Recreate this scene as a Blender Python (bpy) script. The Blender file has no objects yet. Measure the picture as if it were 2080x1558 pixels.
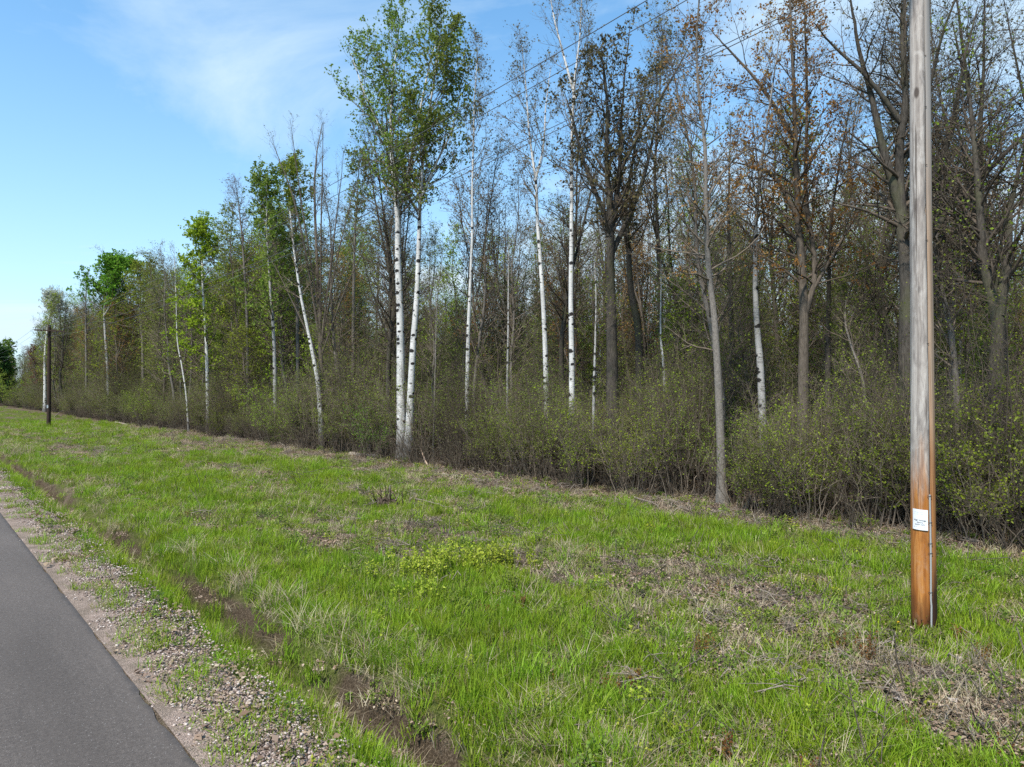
import bpy, math, random
import numpy as np
from mathutils import Vector, Matrix

SC = bpy.context.scene
COL = SC.collection
random.seed(7)

# ------------------------------------------------------------------ camera
F_PX, PITCH, CAM_H = 1387.0, math.radians(0.74), 3.37
cam_d = bpy.data.cameras.new("camera")
cam_d.sensor_width = 36.0
cam_d.lens = F_PX / 2080.0 * 36.0
cam_d.clip_end = 20000.0
cam = bpy.data.objects.new("camera", cam_d)
COL.objects.link(cam)
cam.location = (0, 0, CAM_H)
cam.rotation_euler = (math.pi / 2 + PITCH, 0, 0)
SC.camera = cam

# ------------------------------------------------------------------ sky, sun, exposure
SUN_EL = math.radians(54)
SUN_AZ = math.atan2(-0.53, -0.85)           # behind the camera, to the left
world = bpy.data.worlds.new("World")
SC.world = world
world.use_nodes = True
wt = world.node_tree
wt.nodes.clear()


def wn(t, **kw):
    n = wt.nodes.new(t)
    for k, v in kw.items():
        if k in n.inputs:
            n.inputs[k].default_value = v
        else:
            setattr(n, k, v)
    return n


w_out = wn('ShaderNodeOutputWorld')
w_bg = wn('ShaderNodeBackground', Strength=0.15)
w_sky = wn('ShaderNodeTexSky', sky_type='NISHITA', sun_disc=False, sun_elevation=SUN_EL, sun_rotation=SUN_AZ,
           altitude=300.0, air_density=1.0, dust_density=0.15, ozone_density=1.5)
w_hsv = wn('ShaderNodeHueSaturation', Saturation=1.2, Value=0.97)
w_tc = wn('ShaderNodeTexCoord')
w_sep = wn('ShaderNodeSeparateXYZ')
w_add = wn('ShaderNodeMath', operation='ADD')
w_add.inputs[1].default_value = 0.16
w_max = wn('ShaderNodeMath', operation='MAXIMUM')
w_max.inputs[1].default_value = 0.05
w_dx = wn('ShaderNodeMath', operation='DIVIDE')
w_dy = wn('ShaderNodeMath', operation='DIVIDE')
w_comb = wn('ShaderNodeCombineXYZ')
w_map = wn('ShaderNodeMapping')
w_map.inputs['Location'].default_value = (5.98, 4.37, 0)
w_map.inputs['Rotation'].default_value = (0, 0, math.radians(12))
w_map.inputs['Scale'].default_value = (0.75, 1.25, 1)
w_n1 = wn('ShaderNodeTexNoise', Scale=1.1, Detail=9.0, Roughness=0.6, Distortion=0.9)
w_n2 = wn('ShaderNodeTexNoise', Scale=0.55, Detail=3.0, Roughness=0.5)
w_mul = wn('ShaderNodeMath', operation='MULTIPLY')
w_ramp = wn('ShaderNodeValToRGB')
w_ramp.color_ramp.elements[0].position = 0.215
w_ramp.color_ramp.elements[0].color = (0, 0, 0, 1)
w_ramp.color_ramp.elements[1].position = 0.43
w_ramp.color_ramp.elements[1].color = (0.8, 0.8, 0.8, 1)
w_mix = wn('ShaderNodeMixRGB')
w_mix.inputs['Color2'].default_value = (3.1, 3.85, 4.4, 1)
L = wt.links.new
L(w_tc.outputs['Generated'], w_sep.inputs[0])
L(w_sep.outputs['Z'], w_add.inputs[0])
L(w_add.outputs[0], w_max.inputs[0])
L(w_sep.outputs['X'], w_dx.inputs[0]); L(w_max.outputs[0], w_dx.inputs[1])
L(w_sep.outputs['Y'], w_dy.inputs[0]); L(w_max.outputs[0], w_dy.inputs[1])
L(w_dx.outputs[0], w_comb.inputs[0]); L(w_dy.outputs[0], w_comb.inputs[1])
L(w_comb.outputs[0], w_map.inputs['Vector'])
L(w_map.outputs[0], w_n1.inputs['Vector']); L(w_map.outputs[0], w_n2.inputs['Vector'])
L(w_n1.outputs['Fac'], w_mul.inputs[0]); L(w_n2.outputs['Fac'], w_mul.inputs[1])
L(w_mul.outputs[0], w_ramp.inputs[0])
w_tint = wn('ShaderNodeMixRGB', blend_type='MULTIPLY', Fac=1.0); w_tint.inputs['Color2'].default_value = (0.74, 1.0, 1.06, 1)
L(w_sky.outputs[0], w_tint.inputs['Color1']); L(w_tint.outputs[0], w_hsv.inputs['Color'])
L(w_hsv.outputs[0], w_mix.inputs['Color1'])
w_hz = wn('ShaderNodeMath', operation='MULTIPLY'); w_hz.inputs[1].default_value = -3.4
w_ex = wn('ShaderNodeMath', operation='EXPONENT')
w_h2 = wn('ShaderNodeMath', operation='MULTIPLY'); w_h2.inputs[1].default_value = 1.0
w_cl = wn('ShaderNodeMath', operation='ADD', use_clamp=True)
w_ab = wn('ShaderNodeMath', operation='ABSOLUTE')
L(w_sep.outputs['Z'], w_ab.inputs[0]); L(w_ab.outputs[0], w_hz.inputs[0]); L(w_hz.outputs[0], w_ex.inputs[0]); L(w_ex.outputs[0], w_h2.inputs[0])
L(w_h2.outputs[0], w_cl.inputs[0]); L(w_ramp.outputs[0], w_cl.inputs[1])
L(w_cl.outputs[0], w_mix.inputs['Fac'])
L(w_mix.outputs[0], w_bg.inputs['Color'])
L(w_bg.outputs[0], w_out.inputs['Surface'])

sun_vec = Vector((math.sin(SUN_AZ) * math.cos(SUN_EL), math.cos(SUN_AZ) * math.cos(SUN_EL), math.sin(SUN_EL)))
sun_d = bpy.data.lights.new("sun", 'SUN')
sun_d.energy = 3.7
sun_d.angle = math.radians(5.0)
sun_d.color = (1.0, 0.95, 0.87)
sun = bpy.data.objects.new("sun", sun_d)
COL.objects.link(sun)
sun.rotation_euler = (-sun_vec).to_track_quat('-Z', 'Y').to_euler()
sun.location = sun_vec * 60

SC.view_settings.view_transform = 'Standard'
SC.view_settings.look = 'None'
SC.view_settings.exposure = 0.78
SC.view_settings.gamma = 1.0
SC.render.engine = 'CYCLES'
SC.cycles.max_bounces = 4
SC.cycles.diffuse_bounces = 2
SC.cycles.glossy_bounces = 1
SC.cycles.transmission_bounces = 2
SC.cycles.transparent_max_bounces = 2
SC.cycles.use_denoising = False
SC.cycles.sample_clamp_indirect = 3.0
SC.cycles.sample_clamp_direct = 4.0
SC.cycles.caustics_reflective = False
SC.cycles.caustics_refractive = False

# ------------------------------------------------------------------ place: road frame (n = away from road, s = along it)
PHI = math.atan2(0.664, 0.748)
NX, NY = math.cos(PHI), math.sin(PHI)
N_ROAD = 2.0
N_WOOD = 18.6


def ns(X, Y):
    return NX * X + NY * Y, -NY * X + NX * Y


def xy(n, s):
    return NX * n - NY * s, NY * n + NX * s


def sight(px, py, Y):
    """point at world depth Y that stands at this place in the photograph"""
    u, v = (px - 1040) / F_PX, (779 - py) / F_PX
    c, s = math.cos(PITCH), math.sin(PITCH)
    d = c - v * s
    return np.array((u * Y / d, Y, CAM_H + Y * (s + v * c) / d))


def foot(px, py, z=-0.08):
    """ground point seen at this place in the photograph"""
    v = (779 - py) / F_PX
    c, s = math.cos(PITCH), math.sin(PITCH)
    Y = (z - CAM_H) * (c - v * s) / (s + v * c)
    return (px - 1040) / F_PX * Y / (c - v * s), Y


def _lattice(ix, iy, seed):
    h = (ix.astype(np.int64) * 374761393 + iy.astype(np.int64) * 668265263 + seed * 1442695041) & 0xffffffff
    h = ((h ^ (h >> 13)) * 1274126177) & 0xffffffff
    return ((h ^ (h >> 16)) & 0xffff) / 65535.0


def vnoise(x, y, seed=0):
    x = np.asarray(x, float); y = np.asarray(y, float)
    ix, iy = np.floor(x).astype(np.int64), np.floor(y).astype(np.int64)
    fx, fy = x - ix, y - iy
    fx = fx * fx * (3 - 2 * fx); fy = fy * fy * (3 - 2 * fy)
    a, b = _lattice(ix, iy, seed), _lattice(ix + 1, iy, seed)
    c, d = _lattice(ix, iy + 1, seed), _lattice(ix + 1, iy + 1, seed)
    return (a * (1 - fx) + b * fx) * (1 - fy) + (c * (1 - fx) + d * fx) * fy


def fbm(x, y, seed=0, o=4):
    t, a, w = 0, 1, 0
    for k in range(o):
        t = t + a * vnoise(x * 2 ** k, y * 2 ** k, seed + k); w += a; a *= 0.5
    return t / w


def sstep(a, b, x):
    t = np.clip((x - a) / (b - a), 0, 1)
    return t * t * (3 - 2 * t)


def ground_z(n, s):
    n = np.asarray(n, float); s = np.asarray(s, float)
    ditch_n = 4.05 + 0.25 * (vnoise(s * 0.25, s * 0 + 3, 5) - 0.5)
    z = -0.03 * np.clip(n - N_ROAD, 0, 1.2)
    z = z - 0.12 * sstep(2.9, 4.6, n)
    z = z - 0.62 * np.where(n < ditch_n, np.exp(-((n - ditch_n) / 0.62) ** 2), np.exp(-((n - ditch_n) / 0.24) ** 2)) + 0.10 * np.exp(-((n - ditch_n - 0.75) / 0.3) ** 2)
    z = z + 0.10 * sstep(4.5, 8, n)
    rough = sstep(3.0, 6.0, n)
    z = z + rough * (0.16 * (fbm(n * 0.45, s * 0.45, 11) - 0.5) + 0.07 * (vnoise(n * 2.1, s * 2.1, 21) - 0.5))
    z = z + sstep(3.2, 3.8, n) * 0.05 * (vnoise(n * 4.3, s * 4.3, 31) - 0.5)
    z = np.where(n < N_ROAD + 0.02, -0.06, z - 0.012)
    z = np.where(n < -4.3, -0.06 - 0.1 * sstep(-4.3, -8, n), z)
    return z


# lush and bare patches of the clearing: (px, py in the photo for its centre, along the road m, away m, weight)
PATCH = [
    (620, 1150, 6.0, 1.3, 0.55), (300, 960, 13, 1.6, 0.45), (640, 960, 9, 1.0, 0.40), (1600, 1095, 2.6, 2.0, 0.60), (850, 1190, 2.2, 1.2, 0.40),
    (1150, 1260, 1.6, 1.3, 0.30), (1300, 1030, 3, 1.2, 0.35), (1000, 1330, 1.6, 1.0, 0.35), (1600, 1420, 1.0, 1.0, 0.20), (330, 1090, 6, 0.7, 0.35), (1960, 1170, 1, 2.0, 0.15),
    (1280, 1160, 2.8, 1.2, -0.40), (1560, 1210, 1.2, 0.9, -0.30), (560, 1055, 5, 1.1, -0.40), (420, 905, 14, 1.0, -0.55), (160, 915, 12, 1.4, -0.40),
    (780, 1010, 3.5, 1.0, -0.45), (1920, 1410, 0.8, 0.7, -0.6), (1760, 1250, 0.8, 0.5, -0.2), (1430, 1050, 5, 0.9, -0.6), (1000, 985, 4.5, 1.1, -0.6),
    (1850, 1090, 3.0, 1.4, -0.75), (700, 935, 8, 1.0, -0.5), (960, 1100, 2.0, 0.7, -0.25), (1290, 1390, 0.35, 0.35, -0.6),
]
PATCH_NS = []
for px_, py_, a_, b_, w_ in PATCH:
    X_, Y_ = foot(px_, py_)
    n_, s_ = ns(X_, Y_)
    PATCH_NS.append((n_, s_, b_, a_, w_))


def lushness(n, s):
    m = 0.52 + 1.3 * (fbm(n * 0.55, s * 0.28, 41) - 0.5) + 0.8 * (fbm(n * 1.7, s * 1.4, 47, 3) - 0.5)
    for pn, ps, rn, rs, w in PATCH_NS:
        m = m + w * np.exp(-((n - pn) / rn) ** 2 - ((s - ps) / rs) ** 2)
    m = m - 0.75 * sstep(15.6, 18.2, n + 1.2 * (vnoise(s * 0.3, s * 0, 8) - 0.5))
    m = m + 0.40 * np.exp(-((n - 3.45) / 0.45) ** 2) + 0.15 * np.exp(-((n - 5.2) / 0.8) ** 2)
    m = m - 0.9 * np.exp(-((n - 4.22) / 0.12) ** 2) * sstep(0.3, 0.5, vnoise(s * 0.8, s * 0, 71))
    edge = 3.1 + 0.45 * (fbm(s * 0.7, s * 0 + 2, 61) - 0.5)
    m = np.where(n < edge, 0.20 * (fbm(n * 3, s * 3, 65) > 0.56), m)
    return np.clip(m, 0, 1)


# ------------------------------------------------------------------ helpers
def prop(o, label=None, cat=None, group=None, kind=None):
    if label: o["label"] = label
    if cat: o["category"] = cat
    if group: o["group"] = group
    if kind: o["kind"] = kind
    return o


def empty(name, loc=(0, 0, 0), rz=0.0):
    o = bpy.data.objects.new(name, None)
    o.empty_display_size = 0.3
    COL.objects.link(o)
    o.location = loc
    o.rotation_euler = (0, 0, rz)
    return o


class MB:
    """collects quads (numpy blocks) into one mesh"""
    def __init__(self):
        self.v, self.q, self.m, self.c = [], [], [], 0

    def add(self, v, q, mi=0):
        v = np.asarray(v, np.float32).reshape(-1, 3); q = np.asarray(q, np.int64).reshape(-1, 4)
        self.v.append(v); self.q.append(q + self.c); self.m.append(np.full(len(q), mi, np.int32)); self.c += len(v)

    def mesh(self, name, mats, smooth=True):
        v = np.concatenate(self.v); q = np.concatenate(self.q); mi = np.concatenate(self.m)
        me = bpy.data.meshes.new(name)
        me.vertices.add(len(v)); me.vertices.foreach_set('co', v.ravel())
        tri = q[:, 2] == q[:, 3]
        cnt = np.where(tri, 3, 4).astype(np.int32)
        keep = np.ones(q.shape, bool); keep[tri, 3] = False
        li = q[keep].astype(np.int32)
        me.loops.add(len(li)); me.loops.foreach_set('vertex_index', li)
        me.polygons.add(len(q))
        st = np.zeros(len(q), np.int32); st[1:] = np.cumsum(cnt)[:-1]
        me.polygons.foreach_set('loop_start', st)
        me.polygons.foreach_set('material_index', mi)
        me.polygons.foreach_set('use_smooth', np.full(len(q), smooth))
        me.update(calc_edges=True)
        for m in mats:
            me.materials.append(m)
        return me

    def obj(self, name, mats, parent=None, smooth=True, link=True):
        o = bpy.data.objects.new(name, self.mesh(name, mats, smooth))
        if link: COL.objects.link(o)
        o.parent = parent
        return o


def tubes(P, R, sides, flat=1.0):
    """P (N,K,3), R (N,K) -> verts, quads of N tapered tubes"""
    P = np.asarray(P, float); R = np.asarray(R, float)
    N, K = R.shape
    T = np.gradient(P, axis=1)
    T /= np.linalg.norm(T, axis=2, keepdims=True) + 1e-9
    mean = np.abs(T.mean(axis=1))
    ref = np.eye(3)[np.argmin(mean, axis=1)][:, None, :]
    U = np.cross(T, np.broadcast_to(ref, T.shape)); U /= np.linalg.norm(U, axis=2, keepdims=True) + 1e-9
    V = np.cross(T, U)
    a = np.arange(sides) * 2 * math.pi / sides
    v = P[:, :, None, :] + R[:, :, None, None] * (np.cos(a)[None, None, :, None] * U[:, :, None, :] + np.sin(a)[None, None, :, None] * V[:, :, None, :] * flat)
    base = (np.arange(N) * K * sides)[:, None, None] + (np.arange(K - 1) * sides)[None, :, None]
    j = np.arange(sides)[None, None, :]; j2 = (j + 1) % sides
    q = np.stack([base + j, base + j2, base + sides + j2, base + sides + j], -1)
    return v.reshape(-1, 3), q.reshape(-1, 4)


def capped_tube(mb, P, R, sides, mi=0, cap_mi=None):
    P = np.asarray(P, float)[None]; R = np.asarray(R, float)[None]
    v, q = tubes(P, R, sides)
    mb.add(v, q, mi)
    for e, ring in ((0, v[:sides]), (1, v[-sides:])):
        c = ring.mean(0)[None]
        vv = np.concatenate([ring, c])
        j = np.arange(sides); j2 = (j + 1) % sides
        k = np.full(sides, sides)
        qq = np.stack([j2, j, k, k], -1) if e == 0 else np.stack([j, j2, k, k], -1)
        mb.add(vv, qq, mi if cap_mi is None else cap_mi)


def box(mb, c, size, mi=0, rot=None):
    s = np.asarray(size, float) / 2
    v = np.array([(x, y, z) for x in (-1, 1) for y in (-1, 1) for z in (-1, 1)], float) * s
    if rot is not None: v = v @ np.asarray(rot).T
    q = [(0, 1, 3, 2), (4, 6, 7, 5), (0, 4, 5, 1), (2, 3, 7, 6), (0, 2, 6, 4), (1, 5, 7, 3)]
    mb.add(v + np.asarray(c, float), q, mi)


def curve_pts(ctrl, K):
    """Catmull-Rom through ctrl (k,3), K points"""
    c = np.asarray(ctrl, float)
    c = np.concatenate([[2 * c[0] - c[1]], c, [2 * c[-1] - c[-2]]])
    t = np.linspace(0, len(c) - 3 - 1e-6, K)
    i = t.astype(int); f = (t - i)[:, None]
    p0, p1, p2, p3 = c[i], c[i + 1], c[i + 2], c[i + 3]
    return 0.5 * (2 * p1 + (p2 - p0) * f + (2 * p0 - 5 * p1 + 4 * p2 - p3) * f ** 2 + (3 * p1 - p0 - 3 * p2 + p3) * f ** 3)


def unit(v):
    return v / (np.linalg.norm(v, axis=-1, keepdims=True) + 1e-9)


def grow(rng, PP, PR, par, t, ang, length, K, up, wob, rr, tip=0.35, rmin=0.0025):
    K0 = PP.shape[1]
    x = np.clip(t, 0, 0.9999) * (K0 - 1); i = np.minimum(x.astype(int), K0 - 2); f = (x - i)[:, None]
    a, b = PP[par, i], PP[par, i + 1]
    pos = a + (b - a) * f
    tan = unit(b - a)
    rp = PR[par, i] * (1 - f[:, 0]) + PR[par, i + 1] * f[:, 0]
    v = unit(np.cross(tan, rng.normal(size=tan.shape)))
    d = tan * np.cos(ang)[:, None] + v * np.sin(ang)[:, None]
    r0 = np.maximum(rp * rr, rmin)
    step = (length / (K - 1))[:, None]
    P = np.empty((len(par), K, 3)); P[:, 0] = pos
    upv = np.array((0, 0, 1.0))
    for k in range(1, K):
        d = unit(d + upv * up / K + rng.normal(size=d.shape) * wob)
        pos = pos + d * step
        P[:, k] = pos
    R = r0[:, None] * (1 - (1 - tip) * np.linspace(0, 1, K))[None, :]
    return P, R


def leaf_quads(rng, pos, size, droop=0.0, up=None):
    """folded kite leaves at pos"""
    n = len(pos)
    d = rng.normal(size=(n, 3)); d[:, 2] -= droop; d = unit(d)
    w = unit(np.cross(d, rng.normal(size=(n, 3))))
    nn = np.cross(d, w)
    s = size * rng.uniform(0.6, 1.3, n)[:, None]
    b = pos
    tip = pos + d * s
    l = pos + d * s * 0.45 + w * s * 0.36 + nn * s * 0.10
    r = pos + d * s * 0.45 - w * s * 0.36 + nn * s * 0.10
    v = np.stack([b, l, tip, r], 1).reshape(-1, 3)
    q = np.arange(n * 4).reshape(n, 4)
    return v, q


# ------------------------------------------------------------------ materials
class NT:
    def __init__(self, name):
        self.m = bpy.data.materials.new(name); self.m.use_nodes = True
        self.t = self.m.node_tree; self.t.nodes.clear()
        self.out = self.t.nodes.new('ShaderNodeOutputMaterial')

    def n(self, t, **kw):
        x = self.t.nodes.new(t)
        for k, v in kw.items():
            k2 = k.replace('_', ' ')
            if k2 in x.inputs: x.inputs[k2].default_value = v
            elif k in x.inputs: x.inputs[k].default_value = v
            else: setattr(x, k, v)
        return x

    def l(self, a, b):
        self.t.links.new(a, b)

    def ramp(self, src, stops):
        r = self.n('ShaderNodeValToRGB')
        e = r.color_ramp.elements
        while len(e) < len(stops): e.new(0.5)
        for i, (p, c) in enumerate(stops):
            e[i].position = p
            e[i].color = (c, c, c, 1) if not isinstance(c, tuple) else (*c, 1)
        self.l(src, r.inputs[0])
        return r.outputs[0]

    def mix(self, fac, a, b, mode='MIX'):
        x = self.n('ShaderNodeMixRGB', blend_type=mode)
        for s, i in ((fac, 0), (a, 1), (b, 2)):
            if isinstance(s, (int, float)): x.inputs[i].default_value = s
            elif isinstance(s, tuple): x.inputs[i].default_value = (*s, 1)
            else: self.l(s, x.inputs[i])
        return x.outputs[0]

    def math(self, op, a, b=0.0):
        x = self.n('ShaderNodeMath', operation=op)
        for s, i in ((a, 0), (b, 1)):
            if isinstance(s, (int, float)): x.inputs[i].default_value = s
            else: self.l(s, x.inputs[i])
        return x.outputs[0]

    def coords(self, scale=(1, 1, 1), rnd=False):
        tc = self.n('ShaderNodeTexCoord')
        mp = self.n('ShaderNodeMapping')
        mp.inputs['Scale'].default_value = scale
        self.l(tc.outputs['Object'], mp.inputs['Vector'])
        if rnd:
            oi = self.n('ShaderNodeObjectInfo')
            self.l(self.math('MULTIPLY', oi.outputs['Random'], 50.0), mp.inputs['Location'])
        return mp.outputs[0]

    def noise(self, vec, scale=5.0, detail=4.0, rough=0.55, dist=0.0):
        x = self.n('ShaderNodeTexNoise', Scale=scale, Detail=detail, Roughness=rough, Distortion=dist)
        if vec is not None: self.l(vec, x.inputs['Vector'])
        return x.outputs['Fac']

    def bsdf(self, color, rough=0.9, spec=0.2, bump=None, bstr=0.4, bdist=0.02):
        b = self.n('ShaderNodeBsdfPrincipled', Roughness=rough)
        b.inputs['Specular IOR Level'].default_value = spec
        if isinstance(color, tuple): b.inputs['Base Color'].default_value = (*color, 1)
        else: self.l(color, b.inputs['Base Color'])
        if bump is not None:
            bp = self.n('ShaderNodeBump', Strength=bstr, Distance=bdist)
            self.l(bump, bp.inputs['Height']); self.l(bp.outputs[0], b.inputs['Normal'])
        self.l(b.outputs[0], self.out.inputs['Surface'])
        return self.m


def leaf_mat(name, c1, c2, c3=None, transl=0.4, drift=None):
    t = NT(name)
    g = t.n('ShaderNodeNewGeometry')
    oi = t.n('ShaderNodeObjectInfo')
    stops = [(0.0, c1), (0.6, c2)] + ([(1.0, c3)] if c3 else [])
    col = t.ramp(g.outputs['Random Per Island'], stops)
    if drift:
        mp = t.n('ShaderNodeMapping'); mp.inputs['Scale'].default_value = (0.5, 0.5, 0.5); t.l(g.outputs['Position'], mp.inputs['Vector'])
        f1 = t.noise(mp.outputs[0], 1.0, 4, 0.6)
        col = t.mix(t.ramp(f1, [(0.42, 0.0), (0.62, 0.8)]), col, t.mix(0.5, col, drift))
    hs = t.n('ShaderNodeHueSaturation')
    t.l(col, hs.inputs['Color'])
    t.l(t.math('ADD', t.math('MULTIPLY', oi.outputs['Random'], 0.03), 0.485), hs.inputs['Hue'])
    t.l(t.math('ADD', t.math('MULTIPLY', oi.outputs['Random'], 0.4), 0.8), hs.inputs['Value'])
    d = t.n('ShaderNodeBsdfDiffuse'); tr = t.n('ShaderNodeBsdfTranslucent')
    t.l(hs.outputs[0], d.inputs[0]); t.l(hs.outputs[0], tr.inputs[0])
    m = t.n('ShaderNodeMixShader', Fac=transl)
    t.l(d.outputs[0], m.inputs[1]); t.l(tr.outputs[0], m.inputs[2])
    t.l(m.outputs[0], t.out.inputs['Surface'])
    return t.m


def bark_mat(name, dark, light, scale=(9, 9, 1.6), moss=None):
    t = NT(name)
    v = t.coords(scale, True)
    a = t.noise(v, 3.0, 5, 0.65)
    col = t.ramp(a, [(0.3, dark), (0.7, light)])
    if moss:
        b = t.noise(t.coords((1, 1, 0.7), True), 1.3, 3)
        col = t.mix(t.ramp(b, [(0.5, 0.0), (0.68, 0.75)]), col, moss)
    return t.bsdf(col, 0.95, 0.1, a, 0.8, 0.03)


def birch_mat(name, white, low=2.0):
    t = NT(name)
    v = t.coords((1, 1, 1), True)
    lent = t.noise(t.coords((5, 5, 34), True), 1.0, 3, 0.6)
    scar = t.n('ShaderNodeTexVoronoi', Scale=1.0, Randomness=1.0)
    t.l(t.coords((2.9, 2.9, 4.3), True), scar.inputs['Vector'])
    sc_ = t.n('ShaderNodeSeparateColor'); t.l(scar.outputs['Color'], sc_.inputs[0])
    blot = t.noise(t.coords((3, 3, 1.2), True), 1.0, 5, 0.6)
    col = t.mix(t.ramp(blot, [(0.35, 0.55), (0.62, 0.0)]), white, tuple(c * 0.55 for c in white))
    col = t.mix(t.ramp(lent, [(0.56, 0.0), (0.66, 0.8)]), col, (0.05, 0.045, 0.04))
    sd = t.math('ADD', t.math('ADD', scar.outputs['Distance'], t.math('MULTIPLY', t.noise(v, 11.0, 4, 0.7), 0.5)), t.math('MULTIPLY', sc_.outputs[0], 0.45))
    col = t.mix(t.ramp(sd, [(0.66, 1.0), (0.74, 0.0)]), col, (0.02, 0.018, 0.016))
    tc = t.n('ShaderNodeTexCoord'); sp = t.n('ShaderNodeSeparateXYZ'); t.l(tc.outputs['Object'], sp.inputs[0])
    rough_base = t.math('SUBTRACT', t.math('ADD', low, t.math('MULTIPLY', t.noise(t.coords((4, 4, 1.5), True), 1.0, 4), 2.4)), sp.outputs['Z'])
    col = t.mix(t.ramp(t.math('MULTIPLY', rough_base, 0.3), [(0.32, 0.0), (0.75, 0.9)]), col, (0.075, 0.065, 0.055))
    return t.bsdf(col, 0.75, 0.25, lent, 0.3, 0.01)


M = {}
M['bark_grey'] = bark_mat('bark_grey', (0.095, 0.082, 0.07), (0.25, 0.225, 0.195))
M['bark_dark'] = bark_mat('bark_dark', (0.035, 0.03, 0.025), (0.115, 0.10, 0.082), moss=(0.09, 0.09, 0.05))
M['bark_pale'] = bark_mat('bark_pale', (0.12, 0.105, 0.09), (0.25, 0.225, 0.195), (7, 7, 4))
M['bark_brown'] = bark_mat('bark_brown', (0.065, 0.053, 0.042), (0.18, 0.15, 0.118))
M['birch'] = birch_mat('birch_bark', (0.66, 0.645, 0.61))
M['birch_dull'] = birch_mat('birch_bark_dull', (0.40, 0.385, 0.36), 2.6)
M['twig'] = bark_mat('twig_bark', (0.105, 0.083, 0.062), (0.24, 0.195, 0.148), (3, 3, 3))
M['twig_dark'] = bark_mat('twig_bark_dark', (0.06, 0.047, 0.036), (0.14, 0.112, 0.085), (3, 3, 3))
M['twig_pale'] = bark_mat('twig_bark_pale', (0.12, 0.105, 0.09), (0.26, 0.23, 0.2), (3, 3, 3))
M['leaf_green'] = leaf_mat('leaf_aspen_green', (0.12, 0.18, 0.028), (0.175, 0.255, 0.04), (0.29, 0.34, 0.10))
M['leaf_deep'] = leaf_mat('leaf_deep_green', (0.09, 0.17, 0.018), (0.14, 0.26, 0.025), (0.22, 0.32, 0.05))
M['leaf_lime'] = leaf_mat('leaf_lime', (0.17, 0.24, 0.015), (0.27, 0.37, 0.026), (0.36, 0.43, 0.055))
M['leaf_olive'] = leaf_mat('leaf_olive', (0.125, 0.165, 0.02), (0.20, 0.26, 0.032), (0.30, 0.35, 0.07))
M['leaf_orange'] = leaf_mat('leaf_orange_bud', (0.30, 0.15, 0.035), (0.46, 0.27, 0.07), (0.50, 0.36, 0.15), 0.5)
M['leaf_dark'] = leaf_mat('leaf_dark_catkin', (0.075, 0.065, 0.03), (0.13, 0.12, 0.05), (0.22, 0.17, 0.08))
M['leaf_grey'] = leaf_mat('leaf_grey_bud', (0.12, 0.105, 0.06), (0.19, 0.18, 0.09), (0.27, 0.25, 0.16))
M['leaf_silver'] = leaf_mat('leaf_silver', (0.40, 0.43, 0.34), (0.54, 0.57, 0.48), (0.62, 0.64, 0.56))
M['leaf_red'] = leaf_mat('leaf_red_bud', (0.13, 0.045, 0.04), (0.20, 0.08, 0.06))
M['needle'] = leaf_mat('pine_needle', (0.02, 0.05, 0.014), (0.045, 0.095, 0.022), transl=0.2)
M['grass'] = leaf_mat('grass_blade', (0.12, 0.20, 0.014), (0.21, 0.33, 0.024), (0.33, 0.46, 0.06), 0.45, (0.30, 0.38, 0.03))
M['grass_soft'] = leaf_mat('grass_blade_soft', (0.17, 0.21, 0.04), (0.28, 0.32, 0.07), (0.40, 0.40, 0.15), 0.45, (0.40, 0.33, 0.12))
M['straw'] = leaf_mat('dry_straw', (0.26, 0.20, 0.12), (0.44, 0.36, 0.23), (0.58, 0.50, 0.36), 0.3)
M['weed'] = leaf_mat('weed_leaf', (0.13, 0.20, 0.03), (0.22, 0.30, 0.05), (0.32, 0.38, 0.09), 0.4)
M['weed_lime'] = leaf_mat('weed_leaf_lime', (0.26, 0.32, 0.03), (0.38, 0.44, 0.05), (0.48, 0.50, 0.09), 0.4)
M['weed_red'] = leaf_mat('weed_leaf_rust', (0.18, 0.065, 0.025), (0.24, 0.12, 0.035), (0.24, 0.20, 0.05), 0.35)
M['litter'] = leaf_mat('dead_leaf', (0.19, 0.125, 0.085), (0.32, 0.235, 0.17), (0.46, 0.36, 0.275), 0.15)
M['deadwood'] = bark_mat('dead_wood', (0.10, 0.08, 0.062), (0.36, 0.30, 0.24), (6, 6, 6))
M['deadwood_dark'] = bark_mat('dead_wood_dark', (0.05, 0.04, 0.031), (0.17, 0.14, 0.11), (6, 6, 6))
M['cutwood'] = bark_mat('cut_wood', (0.35, 0.24, 0.17), (0.55, 0.42, 0.32), (20, 20, 20))
M['stump_bark'] = bark_mat('stump_bark', (0.03, 0.021, 0.015), (0.11, 0.08, 0.058), (9, 9, 9))
M['yellow'] = NT('dandelion_yellow').bsdf((0.75, 0.52, 0.02), 0.7)
M['metal'] = NT('grey_conduit').bsdf((0.34, 0.34, 0.33), 0.55, 0.4)
M['staple'] = NT('dark_staple').bsdf((0.03, 0.03, 0.03), 0.5, 0.4)
M['porcelain'] = NT('insulator_glaze').bsdf((0.16, 0.15, 0.15), 0.25, 0.5)
M['wire'] = NT('weathered_wire').bsdf((0.10, 0.10, 0.105), 0.5, 0.4)
M['paper'] = NT('notice_board').bsdf((0.72, 0.74, 0.76), 0.5, 0.3)
M['ink'] = NT('notice_ink').bsdf((0.03, 0.03, 0.04), 0.6, 0.2)
M['ink_grey'] = NT('notice_ink_grey').bsdf((0.30, 0.30, 0.34), 0.6, 0.2)

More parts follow.
